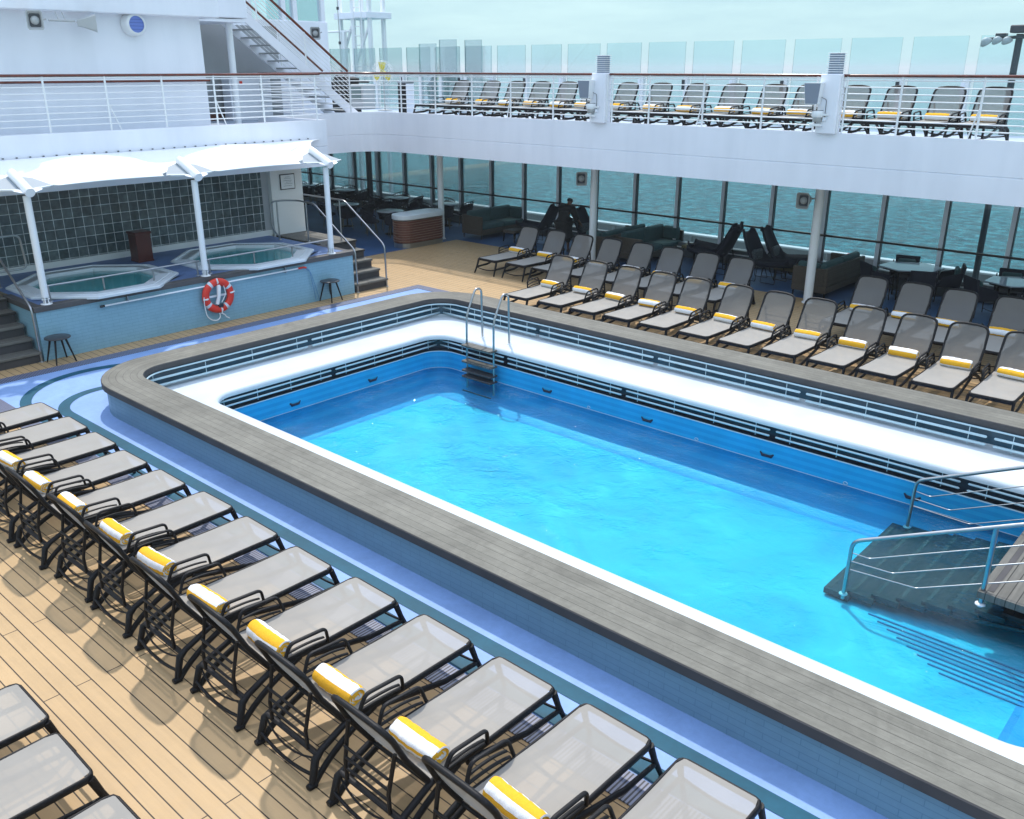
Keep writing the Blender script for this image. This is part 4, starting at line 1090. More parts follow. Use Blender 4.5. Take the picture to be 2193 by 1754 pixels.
# staircase
sc_ = thing('staircase', 'white open staircase with mahogany handrails climbing to the left', 'staircase', (0, 0, 0))
Yb, Zb, SLP = 17.72, ZU, 0.738
def zs(y): return Zb + (Yb - y) * SLP
YT = 12.4
for x in (-21.98, -23.15):
    obj('stringer', MB().add([(x - 0.02, Yb, Zb), (x - 0.02, Yb - 0.25, Zb), (x - 0.02, YT, zs(YT) - 0.16), (x - 0.02, YT, zs(YT) + 0.12), (x - 0.02, Yb, Zb + 0.12),
                             (x + 0.02, Yb, Zb), (x + 0.02, Yb - 0.25, Zb), (x + 0.02, YT, zs(YT) - 0.16), (x + 0.02, YT, zs(YT) + 0.12), (x + 0.02, Yb, Zb + 0.12)],
                            [(0, 1, 2, 3, 4), (9, 8, 7, 6, 5), (0, 5, 6, 1), (1, 6, 7, 2), (2, 7, 8, 3), (3, 8, 9, 4), (4, 9, 5, 0)]), M['white'], sc_)
    obj('handrail', MB().tube([(x, Yb - 0.35, zs(Yb - 0.35) + 1.02), (x, YT, zs(YT) + 1.02)], 0.036, 8), M['mahogany'], sc_)
    for q in range(7):
        h = 0.22 + 0.115 * q
        obj('bar', MB().tube([(x, Yb - 0.3, zs(Yb - 0.3) + h), (x, YT, zs(YT) + h)], 0.010, 5), M['white_metal'], sc_)
    for q in range(4):
        y = Yb - 0.3 - 1.45 * q
        obj('baluster', MB().tube([(x, y, zs(y) + 0.05), (x, y, zs(y) + 1.0)], 0.020, 8), M['white_metal'], sc_)
for k in range(19):
    y = Yb - 0.26 - 0.262 * k; z = zs(y) + 0.02
    if y < YT + 0.1: break
    obj('tread', MB().bbox(-23.12, y - 0.14, z - 0.035, -22.01, y + 0.14, z, 0.006), M['speaker_grey'], sc_)

# deckhouse behind
dh = thing('deckhouse', 'white deckhouse with large windows behind the staircase', 'deckhouse', (0, 0, 0))
obj('wall', MB().bbox(-27.5, 15.5, ZU, -24.0, 18.33, 6.30, 0.02), M['white'], dh)
for y in (15.6, 16.75, 17.15, 18.15):
    obj('window_post', MB().box(-24.22, y, 6.30, -24.05, y + 0.14, 9.0), M['white'], dh)
obj('window', MB().box(-24.15, 15.7, 6.32, -24.13, 18.2, 8.9), M['glass_up'], dh)
obj('window', MB().box(-27.0, 18.2, 6.32, -24.2, 18.22, 8.9), M['glass_up'], dh)
obj('roof', MB().box(-27.5, 15.5, 9.0, -24.0, 18.4, 9.1), M['white'], dh)
bt = thing('table_lamp', 'small cream lamp standing inside the deckhouse window', 'lamp', (-24.6, 17.55, 6.30))
obj('shade', MB().lathe([(0.06, 0.12), (0.06, 0.26), (0.0, 0.26)], n=12), M['canopy'], bt)
obj('base', MB().lathe([(0.06, 0.0), (0.045, 0.12)], n=12), M['speaker_grey'], bt)

# lattice mast with ladder
ms = thing('lattice_mast', 'white lattice mast with a ladder and small platform', 'mast', (-29.7, 24.0, 3.2))
for x, y in ((-0.9, 0), (0.0, -0.1), (0.86, 0), (-0.7, 0.9), (0.6, 0.9)):
    obj('leg', MB().bbox(x - 0.07, y - 0.07, -3.0, x + 0.07, y + 0.07, 5.6, 0.01), M['white_metal'], ms)
obj('platform', MB().bbox(-0.98, -0.25, 3.56, 0.98, 1.0, 3.78, 0.01), M['white'], ms)
for a, b in (((-0.9, 0, 2.1), (-0.1, -0.1, 3.3)), ((0.9, 0, 3.45), (0.1, -0.1, 2.0)), ((-0.9, 0, 1.9), (-0.4, -0.1, 2.5))):
    obj('brace', MB().tube([a, b], 0.055, 6), M['white_metal'], ms)
obj('short_leg', MB().bbox(-0.50, -0.3, -3, -0.36, -0.16, 3.1, 0.01), M['white_metal'], ms)
obj('crossbar', MB().tube([(-2.3, -0.2, 3.12), (-0.1, -0.2, 3.12)], 0.04, 6), M['white_metal'], ms)
for s in (0.22, 0.68):
    obj('ladder_rail', MB().tube([(s, -0.25, 0), (s, -0.25, 5.6)], 0.022, 6), M['white_metal'], ms)
for k in range(16): obj('rung', MB().tube([(0.22, -0.25, 0.3 + 0.33 * k), (0.68, -0.25, 0.3 + 0.33 * k)], 0.016, 6), M['white_metal'], ms)
for z in (1.55, 1.7, 1.85): obj('guard_bar', MB().tube([(0.1, -0.35, z), (1.1, -0.35, z)], 0.016, 6), M['white_metal'], ms)
wh = thing('whip_aerial', 'thin steel whip aerial left of the lattice mast', 'aerial', (-29.45, 23.0, ZU))
obj('rod', MB().tube([(0, 0, 0), (0, 0, 5)], [0.03, 0.012], 6), M['speaker_grey'], wh)
for z in (1.2, 2.2, 3.4): obj('joint', MB().lathe([(0.05, 0), (0.05, 0.1)], (0, 0, z), 10), M['mullion_d'], wh)

# floodlight mast at the right
fm = thing('floodlight_mast', 'dark mast carrying a cluster of floodlights at the right edge', 'light mast', (-6.05, 23.5, 0))
obj('pole', MB().tube([(0, 0, -0.4), (0, 0, 5.70)], 0.075, 12), M['mullion_d'], fm)
obj('top_box', MB().bbox(-0.18, -0.18, 5.72, 0.5, 0.2, 5.88, 0.02), M['speaker_dark'], fm)
obj('crossarm', MB().tube([(-0.68, -0.05, 5.60), (0.7, 0.05, 5.68)], 0.035, 8), M['mullion_d'], fm)
for k, (x, z, s) in enumerate(((-0.62, 5.50, 1.0), (-0.40, 5.53, 0.9), (-0.20, 5.52, 0.9), (0.30, 5.54, 1.0), (0.55, 5.56, 1.0))):
    o = obj('floodlight', MB().lathe([(0.0, 0.0), (0.10, 0.01), (0.11, 0.04), (0.06, 0.13), (0.035, 0.15), (0.0, 0.15)], n=16), M['speaker_grey'], fm)
    o.location = (x, -0.1, z); o.rotation_euler = (0.5, -0.5 + 0.1 * k, 0); o.scale = (s * 1.2, s, s)
for x, z in ((-0.38, 5.64), (0.05, 5.60)): obj('gear_box', MB().bbox(x - 0.10, -0.1, z, x + 0.12, 0.08, z + 0.08, 0.01), M['mullion_d'], fm)

# bin, fans and deck equipment on the upper deck
bn = thing('litter_bin', 'black litter bin with steel top by the upper railing', 'bin', (-21.55, 19.2, ZU))
obj('body', MB().bbox(-0.20, -0.17, 0.0, 0.16, 0.17, 0.90, 0.03), M['black'], bn)
obj('side_panel', MB().bbox(0.16, -0.15, 0.03, 0.20, 0.15, 0.93, 0.008), M['mullion'], bn)
obj('lid', MB().bbox(-0.21, -0.18, 0.94, 0.20, 0.18, 1.0, 0.02), M['steel'], bn)
obj('lid_support', MB().box(-0.18, -0.15, 0.9, 0.16, 0.15, 0.94), M['mullion_d'], bn)
def fan(loc, rz, label, mat):
    t = thing('floor_fan', label, 'fan', loc, rz, group='caged floor fans')
    m = MB()
    for y, r in ((-0.09, 0.30), (-0.05, 0.38), (0.05, 0.40), (0.10, 0.33), (-0.11, 0.12)):
        m.tube([(r * cos(a), y, r * sin(a)) for a in [2 * pi * k / 28 for k in range(28)]], 0.006, 5, closed=True)
    for k in range(16):
        a = 2 * pi * k / 16
        m.tube([(0.05 * cos(a), -0.12, 0.05 * sin(a)), (0.30 * cos(a), -0.09, 0.30 * sin(a)), (0.40 * cos(a), 0.02, 0.40 * sin(a)), (0.30 * cos(a), 0.11, 0.30 * sin(a)), (0.08 * cos(a), 0.13, 0.08 * sin(a))], 0.004, 4)
    c = obj('cage', m, M['white_metal'], t); c.location = (0, 0, 1.2)
    m = MB()
    for k in range(3):
        a = radians(90 + 120 * k); d = Vector((cos(a), 0, sin(a))); e = Vector((-sin(a), 0, cos(a)))
        q = [d * 0.07 - e * 0.05, d * 0.34 - e * 0.14, d * 0.34 + e * 0.12, d * 0.07 + e * 0.05]
        m.add([(p.x, 0.03 if i < 2 else -0.03, p.z) for i, p in enumerate(q)], [(0, 1, 2, 3), (3, 2, 1, 0)])
    m.tube([(0, -0.05, 0), (0, 0.14, 0)], 0.075, 12)
    b = obj('blades', m, mat, t); b.location = (0, 0, 1.2)
    obj('stand', MB().tube([(0, 0.08, 0.0), (0, 0.08, 1.15)], 0.025, 8), M['speaker_grey'], t)
    obj('foot', MB().lathe([(0.25, 0), (0.25, 0.02), (0.04, 0.05)], (0, 0.08, 0), 20), M['speaker_grey'], t)
    return t
fan((-24.9, 21.15, ZU), 0.35, 'white caged fan with yellow blades on the upper deck', M['yellow'])
fan((-26.3, 19.6, ZU + 0.12), 0.9, 'white caged fan with black motor beside the lattice mast', M['blackgloss'])
eq = thing('covered_machine', 'black covered machine with pale console beside the staircase foot', 'machine', (-24.3, 19.6, ZU))
obj('black_cover', MB().loft([[(-1.1, -0.3, 0), (-0.25, -0.3, 0), (-0.25, 0.3, 0), (-1.1, 0.3, 0)], [(-1.15, -0.35, 0.75), (-0.35, -0.3, 0.80), (-0.35, 0.3, 0.80), (-1.15, 0.35, 0.75)], [(-0.85, -0.2, 1.15), (-0.15, -0.15, 1.05), (-0.15, 0.2, 1.05), (-0.85, 0.25, 1.15)]], True, 0, False), M['black'], eq)
obj('console', MB().bbox(-0.1, -0.25, 0.12, 0.55, 0.25, 0.88, 0.03), M['speaker_grey'], eq)
obj('console_screen', MB().bbox(-0.02, -0.27, 0.42, 0.45, -0.251, 0.80, 0.005), simple('dull_green_panel', (0.14, 0.2, 0.19), 0.4), eq)
obj('top_bar', MB().tube([(-0.1, 0, 0.95), (0.55, 0, 0.95)], 0.03, 8), M['black'], eq)

# ================================================================== SUN LOUNGERS
def arcp(p0, p1, p2, n=6):
    p0, p1, p2 = Vector(p0), Vector(p1), Vector(p2)
    return [p0 * (1 - t) ** 2 + p1 * 2 * t * (1 - t) + p2 * t * t for t in [k / n for k in range(n + 1)]]
HY, HZ, TY, TZ = 1.36, 0.375, 1.71, 1.005
def make_lounger(label, group):
    t = thing('sun_lounger', label, 'sun lounger', (0, 0, 0), 0, group)
    r = 0.021
    loop = []
    W = 0.315
    c = [(-W, HY), (-W, 0.06), (-W + 0.05, 0.008), (W - 0.05, 0.008), (W, 0.06), (W, HY)]
    side = [Vector((-W, HY, HZ)), Vector((-W, 0.8, HZ - 0.012)), Vector((-W, 0.065, HZ - 0.004)), Vector((-W + 0.018, 0.02, HZ - 0.006)), Vector((-W + 0.06, 0.004, HZ - 0.006)),
            Vector((W - 0.06, 0.004, HZ - 0.006)), Vector((W - 0.018, 0.02, HZ - 0.006)), Vector((W, 0.065, HZ - 0.004)), Vector((W, 0.8, HZ - 0.012)), Vector((W, HY, HZ))]
    m = MB().tube([p - Vector((0, 0, 0.012)) for p in side], r, 8, flat=(1.55, 0.85))
    m.tube([(-W, HY, HZ - 0.02), (W, HY, HZ - 0.02)], 0.016, 8)
    m.tube([(-W, 0.72, HZ - 0.04), (0, 0.72, HZ - 0.085), (W, 0.72, HZ - 0.04)], 0.013, 6)
    obj('seat_frame', m, M['black'], t)
    # sling seat
    m = MB(); NX, NY = 6, 14; vs = []
    for j in range(NY + 1):
        y = 0.014 + (HY - 0.014) * j / NY
        w = W - 0.004 if y > 0.05 else W - 0.03
        for i in range(NX + 1):
            x = -w + 2 * w * i / NX
            sag = -0.012 * (1 - (x / w) ** 2) * sin(pi * min(1, j / NY))
            vs.append((x, y, HZ + 0.0125 + sag - 0.010 * sin(pi * j / NY)))
    m.add(vs, [(j * (NX + 1) + i, j * (NX + 1) + i + 1, (j + 1) * (NX + 1) + i + 1, (j + 1) * (NX + 1) + i) for j in range(NY) for i in range(NX)], True)
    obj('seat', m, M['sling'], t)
    # backrest
    U = Vector((0, TY - HY, TZ - HZ)); L = U.length; U.normalize(); Nn = Vector((0, -U.z, U.y))
    def bp(x, s, d=0.0): return Vector((x, HY, HZ)) + U * s + Nn * d
    bowf = lambda s: -0.02 * sin(pi * s / L)
    m = MB()
    pts = [bp(-W + 0.012, -0.02), bp(-W + 0.008, L * 0.5, bowf(L * 0.5)), bp(-W + 0.015, L - 0.13)] + [bp(-W + 0.12 - 0.105 * cos(a), L - 0.13 + 0.115 * sin(a)) for a in [radians(q) for q in (20, 45, 70, 88)]]
    pts += [bp(-W + 0.22, L + 0.0)] + [bp(W - 0.22, L + 0.0)]
    pts += [bp(W - 0.12 + 0.105 * cos(a), L - 0.13 + 0.115 * sin(a)) for a in [radians(q) for q in (88, 70, 45, 20)]] + [bp(W - 0.015, L - 0.13), bp(W - 0.008, L * 0.5, bowf(L * 0.5)), bp(W - 0.012, -0.02)]
    m.tube(pts, 0.0225, 8)
    bf_pts = pts
    NY = 14; vs = []; mm = MB()
    for j in range(NY + 1):
        s = 0.0 + (L - 0.008) * j / NY
        w = W - 0.018
        if s > L - 0.125: w = W - 0.12 + 0.100 * math.sqrt(max(0, 1 - ((s - (L - 0.125)) / 0.125) ** 2)) 
        for i in range(NX + 1):
            x = -w + 2 * w * i / NX
            p = bp(x, s, bowf(s) + 0.018 - 0.012 * (1 - (x / w) ** 2)); vs.append(tuple(p))
    mm.add(vs, [(j * (NX + 1) + i, j * (NX + 1) + i + 1, (j + 1) * (NX + 1) + i + 1, (j + 1) * (NX + 1) + i) for j in range(NY) for i in range(NX)], True)
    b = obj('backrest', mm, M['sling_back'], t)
    obj('backrest_frame', m, M['black'], b)
    m = MB()
    for s in (-1, 1):
        m.tube([(s * 0.235, 1.655, 0.25), (s * 0.235, 1.66, 0.42), (s * 0.25, HY + (TY - HY) * 0.58 + 0.035, HZ + (TZ - HZ) * 0.56)], 0.0165, 6)
    for z in (0.36, 0.455, 0.55): m.tube([(-0.235, 1.657, z), (0.235, 1.657, z)], 0.0115, 6)
    obj('back_support', m, M['black'], t)
    # legs
    for s in (-1, 1):
        m = MB().tube([(s * W, 0.03, HZ - 0.02), (s * 0.325, -0.02, 0.2), (s * 0.345, -0.105, 0.0)], [0.029, 0.025, 0.019], 8, flat=(1.1, 0.85))
        m.tube([(s * 0.33, -0.04, 0.155), (s * 0.328, 0.35, 0.17), (s * 0.32, 1.0, HZ - 0.055)], [0.020, 0.023, 0.027], 8, flat=(1.25, 0.8))
        obj('leg', m, M['black'], t)
        m = MB().tube(arcp((s * W, 1.08, HZ - 0.03), (s * 0.33, 1.50, 0.23), (s * 0.348, 1.70, 0.02), 7), [0.026] * 8, 8, flat=(1.1, 0.85))
        m.tube([(s * W, HY - 0.02, HZ - 0.01), (s * 0.325, 1.60, 0.26), (s * 0.335, 1.665, 0.22), (s * 0.348, 1.715, 0.045)], [0.026, 0.027, 0.031, 0.028], 8)
        m.tube([(s * 0.348, 1.69, 0.025), (s * 0.348, 1.76, 0.02)], [0.034, 0.026], 8)
        obj('leg', m, M['black'], t)
    obj('front_stretcher', MB().tube(arcp((-0.333, -0.045, 0.15), (0, -0.045, 0.075), (0.333, -0.045, 0.15)), 0.012, 6), M['black'], t)
    m = MB().tube(arcp((-0.33, 1.71, 0.11), (0, 1.74, 0.045), (0.33, 1.71, 0.11)), 0.014, 6)
    obj('rear_stretcher', m, M['black'], t)
    m = MB().tube([(-0.328, 1.64, 0.25), (0.328, 1.64, 0.25)], 0.021, 8, flat=(0.8, 1.3))
    m.tube(arcp((-0.32, 1.655, 0.215), (0, 1.74, 0.12), (0.32, 1.655, 0.215)), 0.0085, 6)
    obj('rear_crossbar', m, M['black'], t)
    for s in (-1, 1):
        m = MB().tube(fillet([(s * 0.328, 0.80, HZ - 0.02), (s * 0.362, 0.84, 0.525), (s * 0.366, 1.20, 0.55), (s * 0.35, 1.28, HZ - 0.02)], 0.05, 4), 0.0125, 8, flat=(1.1, 1.5))
        m.tube(arcp((s * 0.352, 0.86, 0.44), (s * 0.362, 1.02, 0.485), (s * 0.358, 1.24, 0.47)), 0.010, 6, flat=(0.9, 1.6))
        m.tube(arcp((s * 0.335, 0.84, 0.385), (s * 0.35, 1.0, 0.42), (s * 0.345, 1.26, 0.415)), 0.010, 6, flat=(0.9, 1.6))
        obj('armrest', m, M['black'], t)
    return t

# rolled towels (four slightly different rolls)
def make_towel(seed, phase):
    rnd = random.Random(seed); m = MB(); NL, NA = 14, 28; R0 = 0.080; LN = 0.232
    vs = []; uvs = []; fs = []
    fold = rnd.uniform(0, 6.28)
    sway = rnd.uniform(-0.012, 0.012)
    for i in range(NL + 1):
        x = -LN + 2 * LN * i / NL
        for q in range(NA + 1):
            a = 2 * pi * q / NA
            spiral = ((a - fold) % (2 * pi)) / (2 * pi) * 0.010
            endf = 1 - 0.10 * (abs(x) / LN) ** 8
            r = (R0 + spiral + 0.003 * sin(7 * x * 9 + 3 * a + seed) + 0.002 * sin(23 * x + seed)) * endf
            z = r * sin(a) * 0.95; y = r * cos(a) * 1.08 + sway * cos(pi * x / LN * 0.5)
            if z < -0.058: z = -0.058 + (z + 0.058) * 0.2
            vs.append((x + 0.004 * sin(a * 3 + seed), y, z)); uvs.append((x, 2.6 * q / NA + phase))
    for i in range(NL):
        for q in range(NA):
            f = (i * (NA + 1) + q, (i + 1) * (NA + 1) + q, (i + 1) * (NA + 1) + q + 1, i * (NA + 1) + q + 1)
            fs.append(f)
    m.add(vs, fs, True, 0, [[uvs[k] for k in f] for f in fs])
    for s, i in ((-1, 0), (1, NL)):       # spiral ends
        base = i * (NA + 1)
        prev = [vs[base + q] for q in range(NA + 1)]
        for w in range(1, 7):
            k = 1 - w / 6.5
            cur = [(p[0] + s * (0.006 if w % 2 else -0.004), p[1] * k, p[2] * k) for p in [vs[base + q] for q in range(NA + 1)]]
            f2 = []; u2 = []; both = prev + cur
            for q in range(NA):
                f2.append((q, q + 1, NA + 2 + q, NA + 1 + q)); vv = w * 0.42 + q / NA * 0.42; u2.append([(0, vv)] * 4)
            m.add(both, f2, True, 0, u2); prev = cur
        m.add(prev[:-1], [tuple(range(NA))], True, 0, [[(0, 0.7)] * NA])
    me_o = obj('rolled_towel', m, M['towel'])
    return me_o
TW = [make_towel(k, ph) for k, ph in enumerate((0.0, 0.35, 0.62, 0.15))]
for o in TW: o['category'] = 'towel'
_used = [False] * 4
def place_towel(x, y, z, rz, label, group, r_):
    k = r_.randrange(4)
    if _used[k]: o = TW[k].copy(); COL.objects.link(o)
    else: o = TW[k]; _used[k] = True
    o.location = (x, y, z); o.rotation_euler = (r_.uniform(-0.3, 0.3), 0, rz + r_.uniform(-0.07, 0.07))
    o['label'] = label; o['group'] = group; o['category'] = 'towel'
    return o

L0 = make_lounger('x', 'x'); L0_used = [False]
def place_lounger(x, y, z, flip, label, group):
    if not L0_used[0]:
        t = L0; L0_used[0] = True; t.location = (x, y, z); t.rotation_euler = (0, 0, pi if flip else 0); t['label'] = label; t['group'] = group
    else:
        t = dup(L0, (x, y, z), pi if flip else 0, label, group)
    return t
RT = random.Random(11)
def row(xs, y, z, flip, desc, group, tdesc, tgroup, towels=True, frm='left'):
    for i, x in enumerate(xs):
        jx, jy = RT.uniform(-0.012, 0.012), RT.uniform(-0.025, 0.025)
        t = place_lounger(x + jx, y + jy, z, flip, desc % ORD[i], group)
        t.rotation_euler.z += RT.uniform(-0.02, 0.02)
        if towels is True or i in towels:
            s = -1 if flip else 1
            place_towel(x + jx + RT.uniform(-0.03, 0.03), y + jy + s * 1.19, z + 0.375 + 0.070, pi if flip else 0, tdesc % ORD[i], tgroup, RT)
near = [a + 0.32 for a in (-13.51, -12.63, -11.78, -10.88, -9.97, -9.04, -8.10, -7.16, -6.22, -5.27, -4.33, -3.42, -2.54)]
row(near, 4.63, 0, True, '%s sun lounger from the left in the near poolside row seen from behind', 'sun loungers in the near poolside row', 'rolled towel on the %s lounger from the left in the near poolside row', 'rolled towels on the near poolside row')
bl = [-6.64, -5.82, -4.92]
row(bl, 1.78, 0, True, '%s sun lounger from the left cut off at the bottom left of the deck', 'sun loungers at the bottom left corner', 'rolled towel on the %s lounger %s', 'x', towels=())
front = [a + 0.315 for a in (-13.0, -12.07, -11.21, -10.36, -9.50, -8.62, -7.76, -6.90, -6.03, -5.19, -4.33, -3.46)]
row(front, 14.22, 0, False, '%s sun lounger from the left in the front row across the pool', 'sun loungers in the front row across the pool', 'rolled towel on the %s front row lounger across the pool, counted from the left', 'rolled towels on the front row across the pool')
back1 = [a + 0.31 for a in (-16.21, -15.28, -14.40, -13.53, -12.58, -11.70, -10.77, -9.89)]
row(back1, 16.74, 0, False, '%s sun lounger from the left in the back row left of the thick column', 'sun loungers in the shaded back row left of the column', 'rolled towel on the %s back row lounger left of the column, from the left', 'rolled towels on the shaded back row left of the column')
back2 = [a + 0.31 for a in (-6.93, -6.05, -5.22, -4.29, -3.42)]
row(back2, 16.74, 0, False, '%s sun lounger from the left in the back row right of the thick column', 'sun loungers in the shaded back row right of the column', 'rolled towel on the %s back row lounger right of the column, from the left', 'rolled towels on the shaded back row right of the column')
upper = [-20.1, -18.85, -17.92, -17.0, -16.1, -15.2, -14.15, -13.1, -12.1, -11.05, -10.1, -9.22, -8.2, -7.25, -6.3, -5.4]
row(upper, 18.50, ZU + 0.004, False, '%s sun lounger from the left on the upper deck behind the railing', 'sun loungers on the upper deck', 'rolled towel on the %s lounger from the left on the upper deck', 'rolled towels on the upper deck')

# ================================================================== FURNITURE UNDER THE GALLERY
br_ = thing('bar_counter', 'rounded bar counter with copper slats and white top', 'bar counter', (-20.36, 18.42, 0))
def stad(w, l, n=10):
    r = w; pts = []
    for cy, a0 in ((l - r, 0), (-(l - r), 180)):
        for k in range(n + 1):
            a = radians(a0 + 180 * k / n); pts.append((r * cos(a), cy + r * sin(a)))
    return pts
def stl(mb, lv, mi=0, smooth=False): mb.loft([[(x, y, z) for x, y in stad(w, l)] for w, l, z in lv], True, mi, smooth); return mb
obj('kick_plate', stl(MB(), [(0.34, 0.88, 0), (0.34, 0.88, 0.14)]), M['steel'], br_)
obj('core', stl(MB(), [(0.335, 0.875, 0.14), (0.335, 0.875, 0.80)]), simple('dark_copper', (0.05, 0.016, 0.01), 0.35), br_)
for k in range(9):
    z = 0.155 + 0.072 * k
    obj('slat', stl(MB(), [(0.343, 0.883, z), (0.352, 0.892, z + 0.012), (0.352, 0.892, z + 0.045), (0.343, 0.883, z + 0.056)], smooth=False), M['copper'], br_)
    obj('trim_line', stl(MB(), [(0.350, 0.890, z + 0.0575), (0.3535, 0.8935, z + 0.060), (0.350, 0.890, z + 0.0625)]), simple('copper_edge', (0.45, 0.30, 0.22), 0.4) if k == 0 else bpy.data.materials['copper_edge'], br_)
obj('counter_top', stl(MB(), [(0.35, 0.89, 0.82), (0.375, 0.915, 0.84), (0.375, 0.915, 0.95), (0.365, 0.905, 0.965)]), M['gel'], br_)

def rope_chair(loc, rz, label, group):
    t = thing('rope_chair', label, 'chair', loc, rz, group)
    obj('seat', MB().lathe([(0.20, 0), (0.25, 0.02), (0.25, 0.07), (0.22, 0.09), (0, 0.09)], (0, 0, 0.38), 18), M['navy_fabric'], t)
    m = MB(); rows = []
    for k in range(15):
        a = radians(-20 + 220 * k / 14); c = (1 - abs(k - 7) / 7)
        top = 0.62 + 0.20 * c ** 0.6
        rows.append([(0.26 * cos(a), 0.26 * sin(a), 0.40), ((0.31 + 0.02 * c) * cos(a), (0.31 + 0.02 * c) * sin(a), top)])
    for r0 in rows: m.tube(r0, 0.010, 5)
    m.tube([r0[1] for r0 in rows], 0.016, 6)
    vs = [p for r0 in rows for p in ((r0[0][0], r0[0][1], r0[0][2]), (r0[0][0] * 0.2 + r0[1][0] * 0.8, r0[0][1] * 0.2 + r0[1][1] * 0.8, r0[0][2] * 0.2 + r0[1][2] * 0.8))]
    m.add(vs, [(2 * i, 2 * i + 2, 2 * i + 3, 2 * i + 1) for i in range(14)], True)
    obj('woven_back', m, M['navy_fabric'], t)
    for k in range(4):
        a = radians(45 + 90 * k); obj('leg', MB().tube([(0.17 * cos(a), 0.17 * sin(a), 0.39), (0.24 * cos(a), 0.24 * sin(a), 0)], [0.016, 0.010], 6), simple('dull_gold_leg', (0.12, 0.10, 0.06), 0.5) if k == 0 and 'dull_gold_leg' not in bpy.data.materials else bpy.data.materials['dull_gold_leg'], t)
    return t
def round_table(loc, label, group):
    t = thing('round_table', label, 'table', loc, 0, group)
    obj('tabletop', MB().lathe([(0.40, 0), (0.43, 0.01), (0.43, 0.025), (0, 0.026)], (0, 0, 0.715), 32), M['tabletop'], t)
    obj('pedestal', MB().lathe([(0.22, 0), (0.22, 0.015), (0.03, 0.04), (0.028, 0.70), (0.10, 0.715)], n=16), M['black'], t)
    return t
rt_names = ['round cafe table at the far left end by the windows', 'round cafe table behind the canopy pole', 'round cafe table by the windows left of the counter', 'round cafe table just left of the bar counter', 'round cafe table by the windows behind the bar counter', 'round cafe table seen past the edge of the cream wall']
rt_pos = [(-27.65, 21.35), (-24.59, 19.05), (-24.56, 21.25), (-22.36, 19.05), (-22.2, 21.35), (-30.0, 21.2)]
T0 = round_table((*rt_pos[0], 0), rt_names[0], 'round cafe tables')
C0 = None
side_w = ['left', 'window', 'right', 'pool']
for i, (x, y) in enumerate(rt_pos):
    if i: dup(T0, (x, y, 0), 0, rt_names[i])
    for k in range(4):
        a = radians(30 + 90 * k + (i * 23) % 40); cx, cy = x + 0.62 * cos(a), min(21.75, y + 0.62 * sin(a))
        d = 'dark rope chair %s the %s' % (['right of', 'behind', 'left of', 'before'][k], rt_names[i].replace('round ', ''))
        if C0 is None: C0 = rope_chair((cx, cy, 0), a - pi / 2, d, 'dark rope chairs round the cafe tables')
        else: dup(C0, (cx, cy, 0), a - pi / 2, d)

def sofa(loc, rz, label, L=2.15, arm2=True):
    t = thing('wicker_sofa', label, 'sofa', loc, rz, 'wicker sofas with teal cushions')
    # local: back along -x side, faces +x, length along y
    obj('frame', MB().bbox(-0.42, 0, 0.14, 0.42, L, 0.30, 0.01), M['wicker'], t)
    obj('back', MB().bbox(-0.42, 0, 0.30, -0.34, L, 0.72, 0.01), M['wicker'], t)
    obj('arm', MB().bbox(-0.34, 0, 0.30, 0.42, 0.08, 0.70, 0.01), M['wicker'], t)
    if arm2: obj('arm', MB().bbox(-0.34, L - 0.08, 0.30, 0.42, L, 0.70, 0.01), M['wicker'], t)
    for k in range(2):
        y0 = 0.10 + k * (L - 0.2) / 2
        obj('seat_cushion', MB().bbox(-0.20, y0, 0.30, 0.42, y0 + (L - 0.2) / 2 - 0.01, 0.44, 0.03), M['teal_fabric'], t)
        obj('back_cushion', MB().bbox(-0.335, y0, 0.42, -0.17, y0 + (L - 0.2) / 2 - 0.01, 0.82, 0.04), M['teal_fabric'], t)
    obj('side_cushion', MB().bbox(-0.15, L - 0.24, 0.44, 0.36, L - 0.09, 0.80, 0.04), M['teal_fabric'], t)
    for x in (-0.38, 0.38):
        for y in (0.05, L - 0.05): obj('leg', MB().tube([(x, y, 0.14), (x, y, 0)], [0.02, 0.014], 6), M['black'], t)
    return t
S0 = sofa((-19.82, 20.15, 0), 0, 'wicker sofa with teal cushions standing right of the bar counter')
dup(S0, (-13.95, 20.20, 0), 0, 'wicker sofa facing right behind the middle of the shaded back row')
dup(S0, (-14.85, 22.0, 0), pi, 'wicker sofa turned away beside the middle white column')
dup(S0, (-8.62, 22.0, 0), pi, 'wicker sofa facing left just right of the thick white column')
def low_table(loc, w, l, h, mat, label):
    t = thing('low_table', label, 'low table', loc, 0, 'low tables by the sofas')
    obj('top', MB().bbox(-w / 2, -l / 2, h - 0.09, w / 2, l / 2, h, 0.02), mat, t)
    for x in (-1, 1):
        for y in (-1, 1): obj('leg', MB().tube([(x * (w / 2 - 0.05), y * (l / 2 - 0.05), h - 0.09), (x * (w / 2 - 0.03), y * (l / 2 - 0.03), 0)], [0.025, 0.016], 6), M['black'], t)
low_table((-18.55, 20.75, 0), 0.5, 0.6, 0.36, M['wicker'], 'low wicker table in front of the sofa near the bar counter')
low_table((-9.75, 21.3, 0), 0.62, 0.72, 0.38, M['khaki'], 'low khaki topped table between the dark recliners and thick column')
low_table((-12.95, 21.9, 0), 0.45, 0.5, 0.42, M['khaki'], 'low khaki topped table left of the dark recliners')

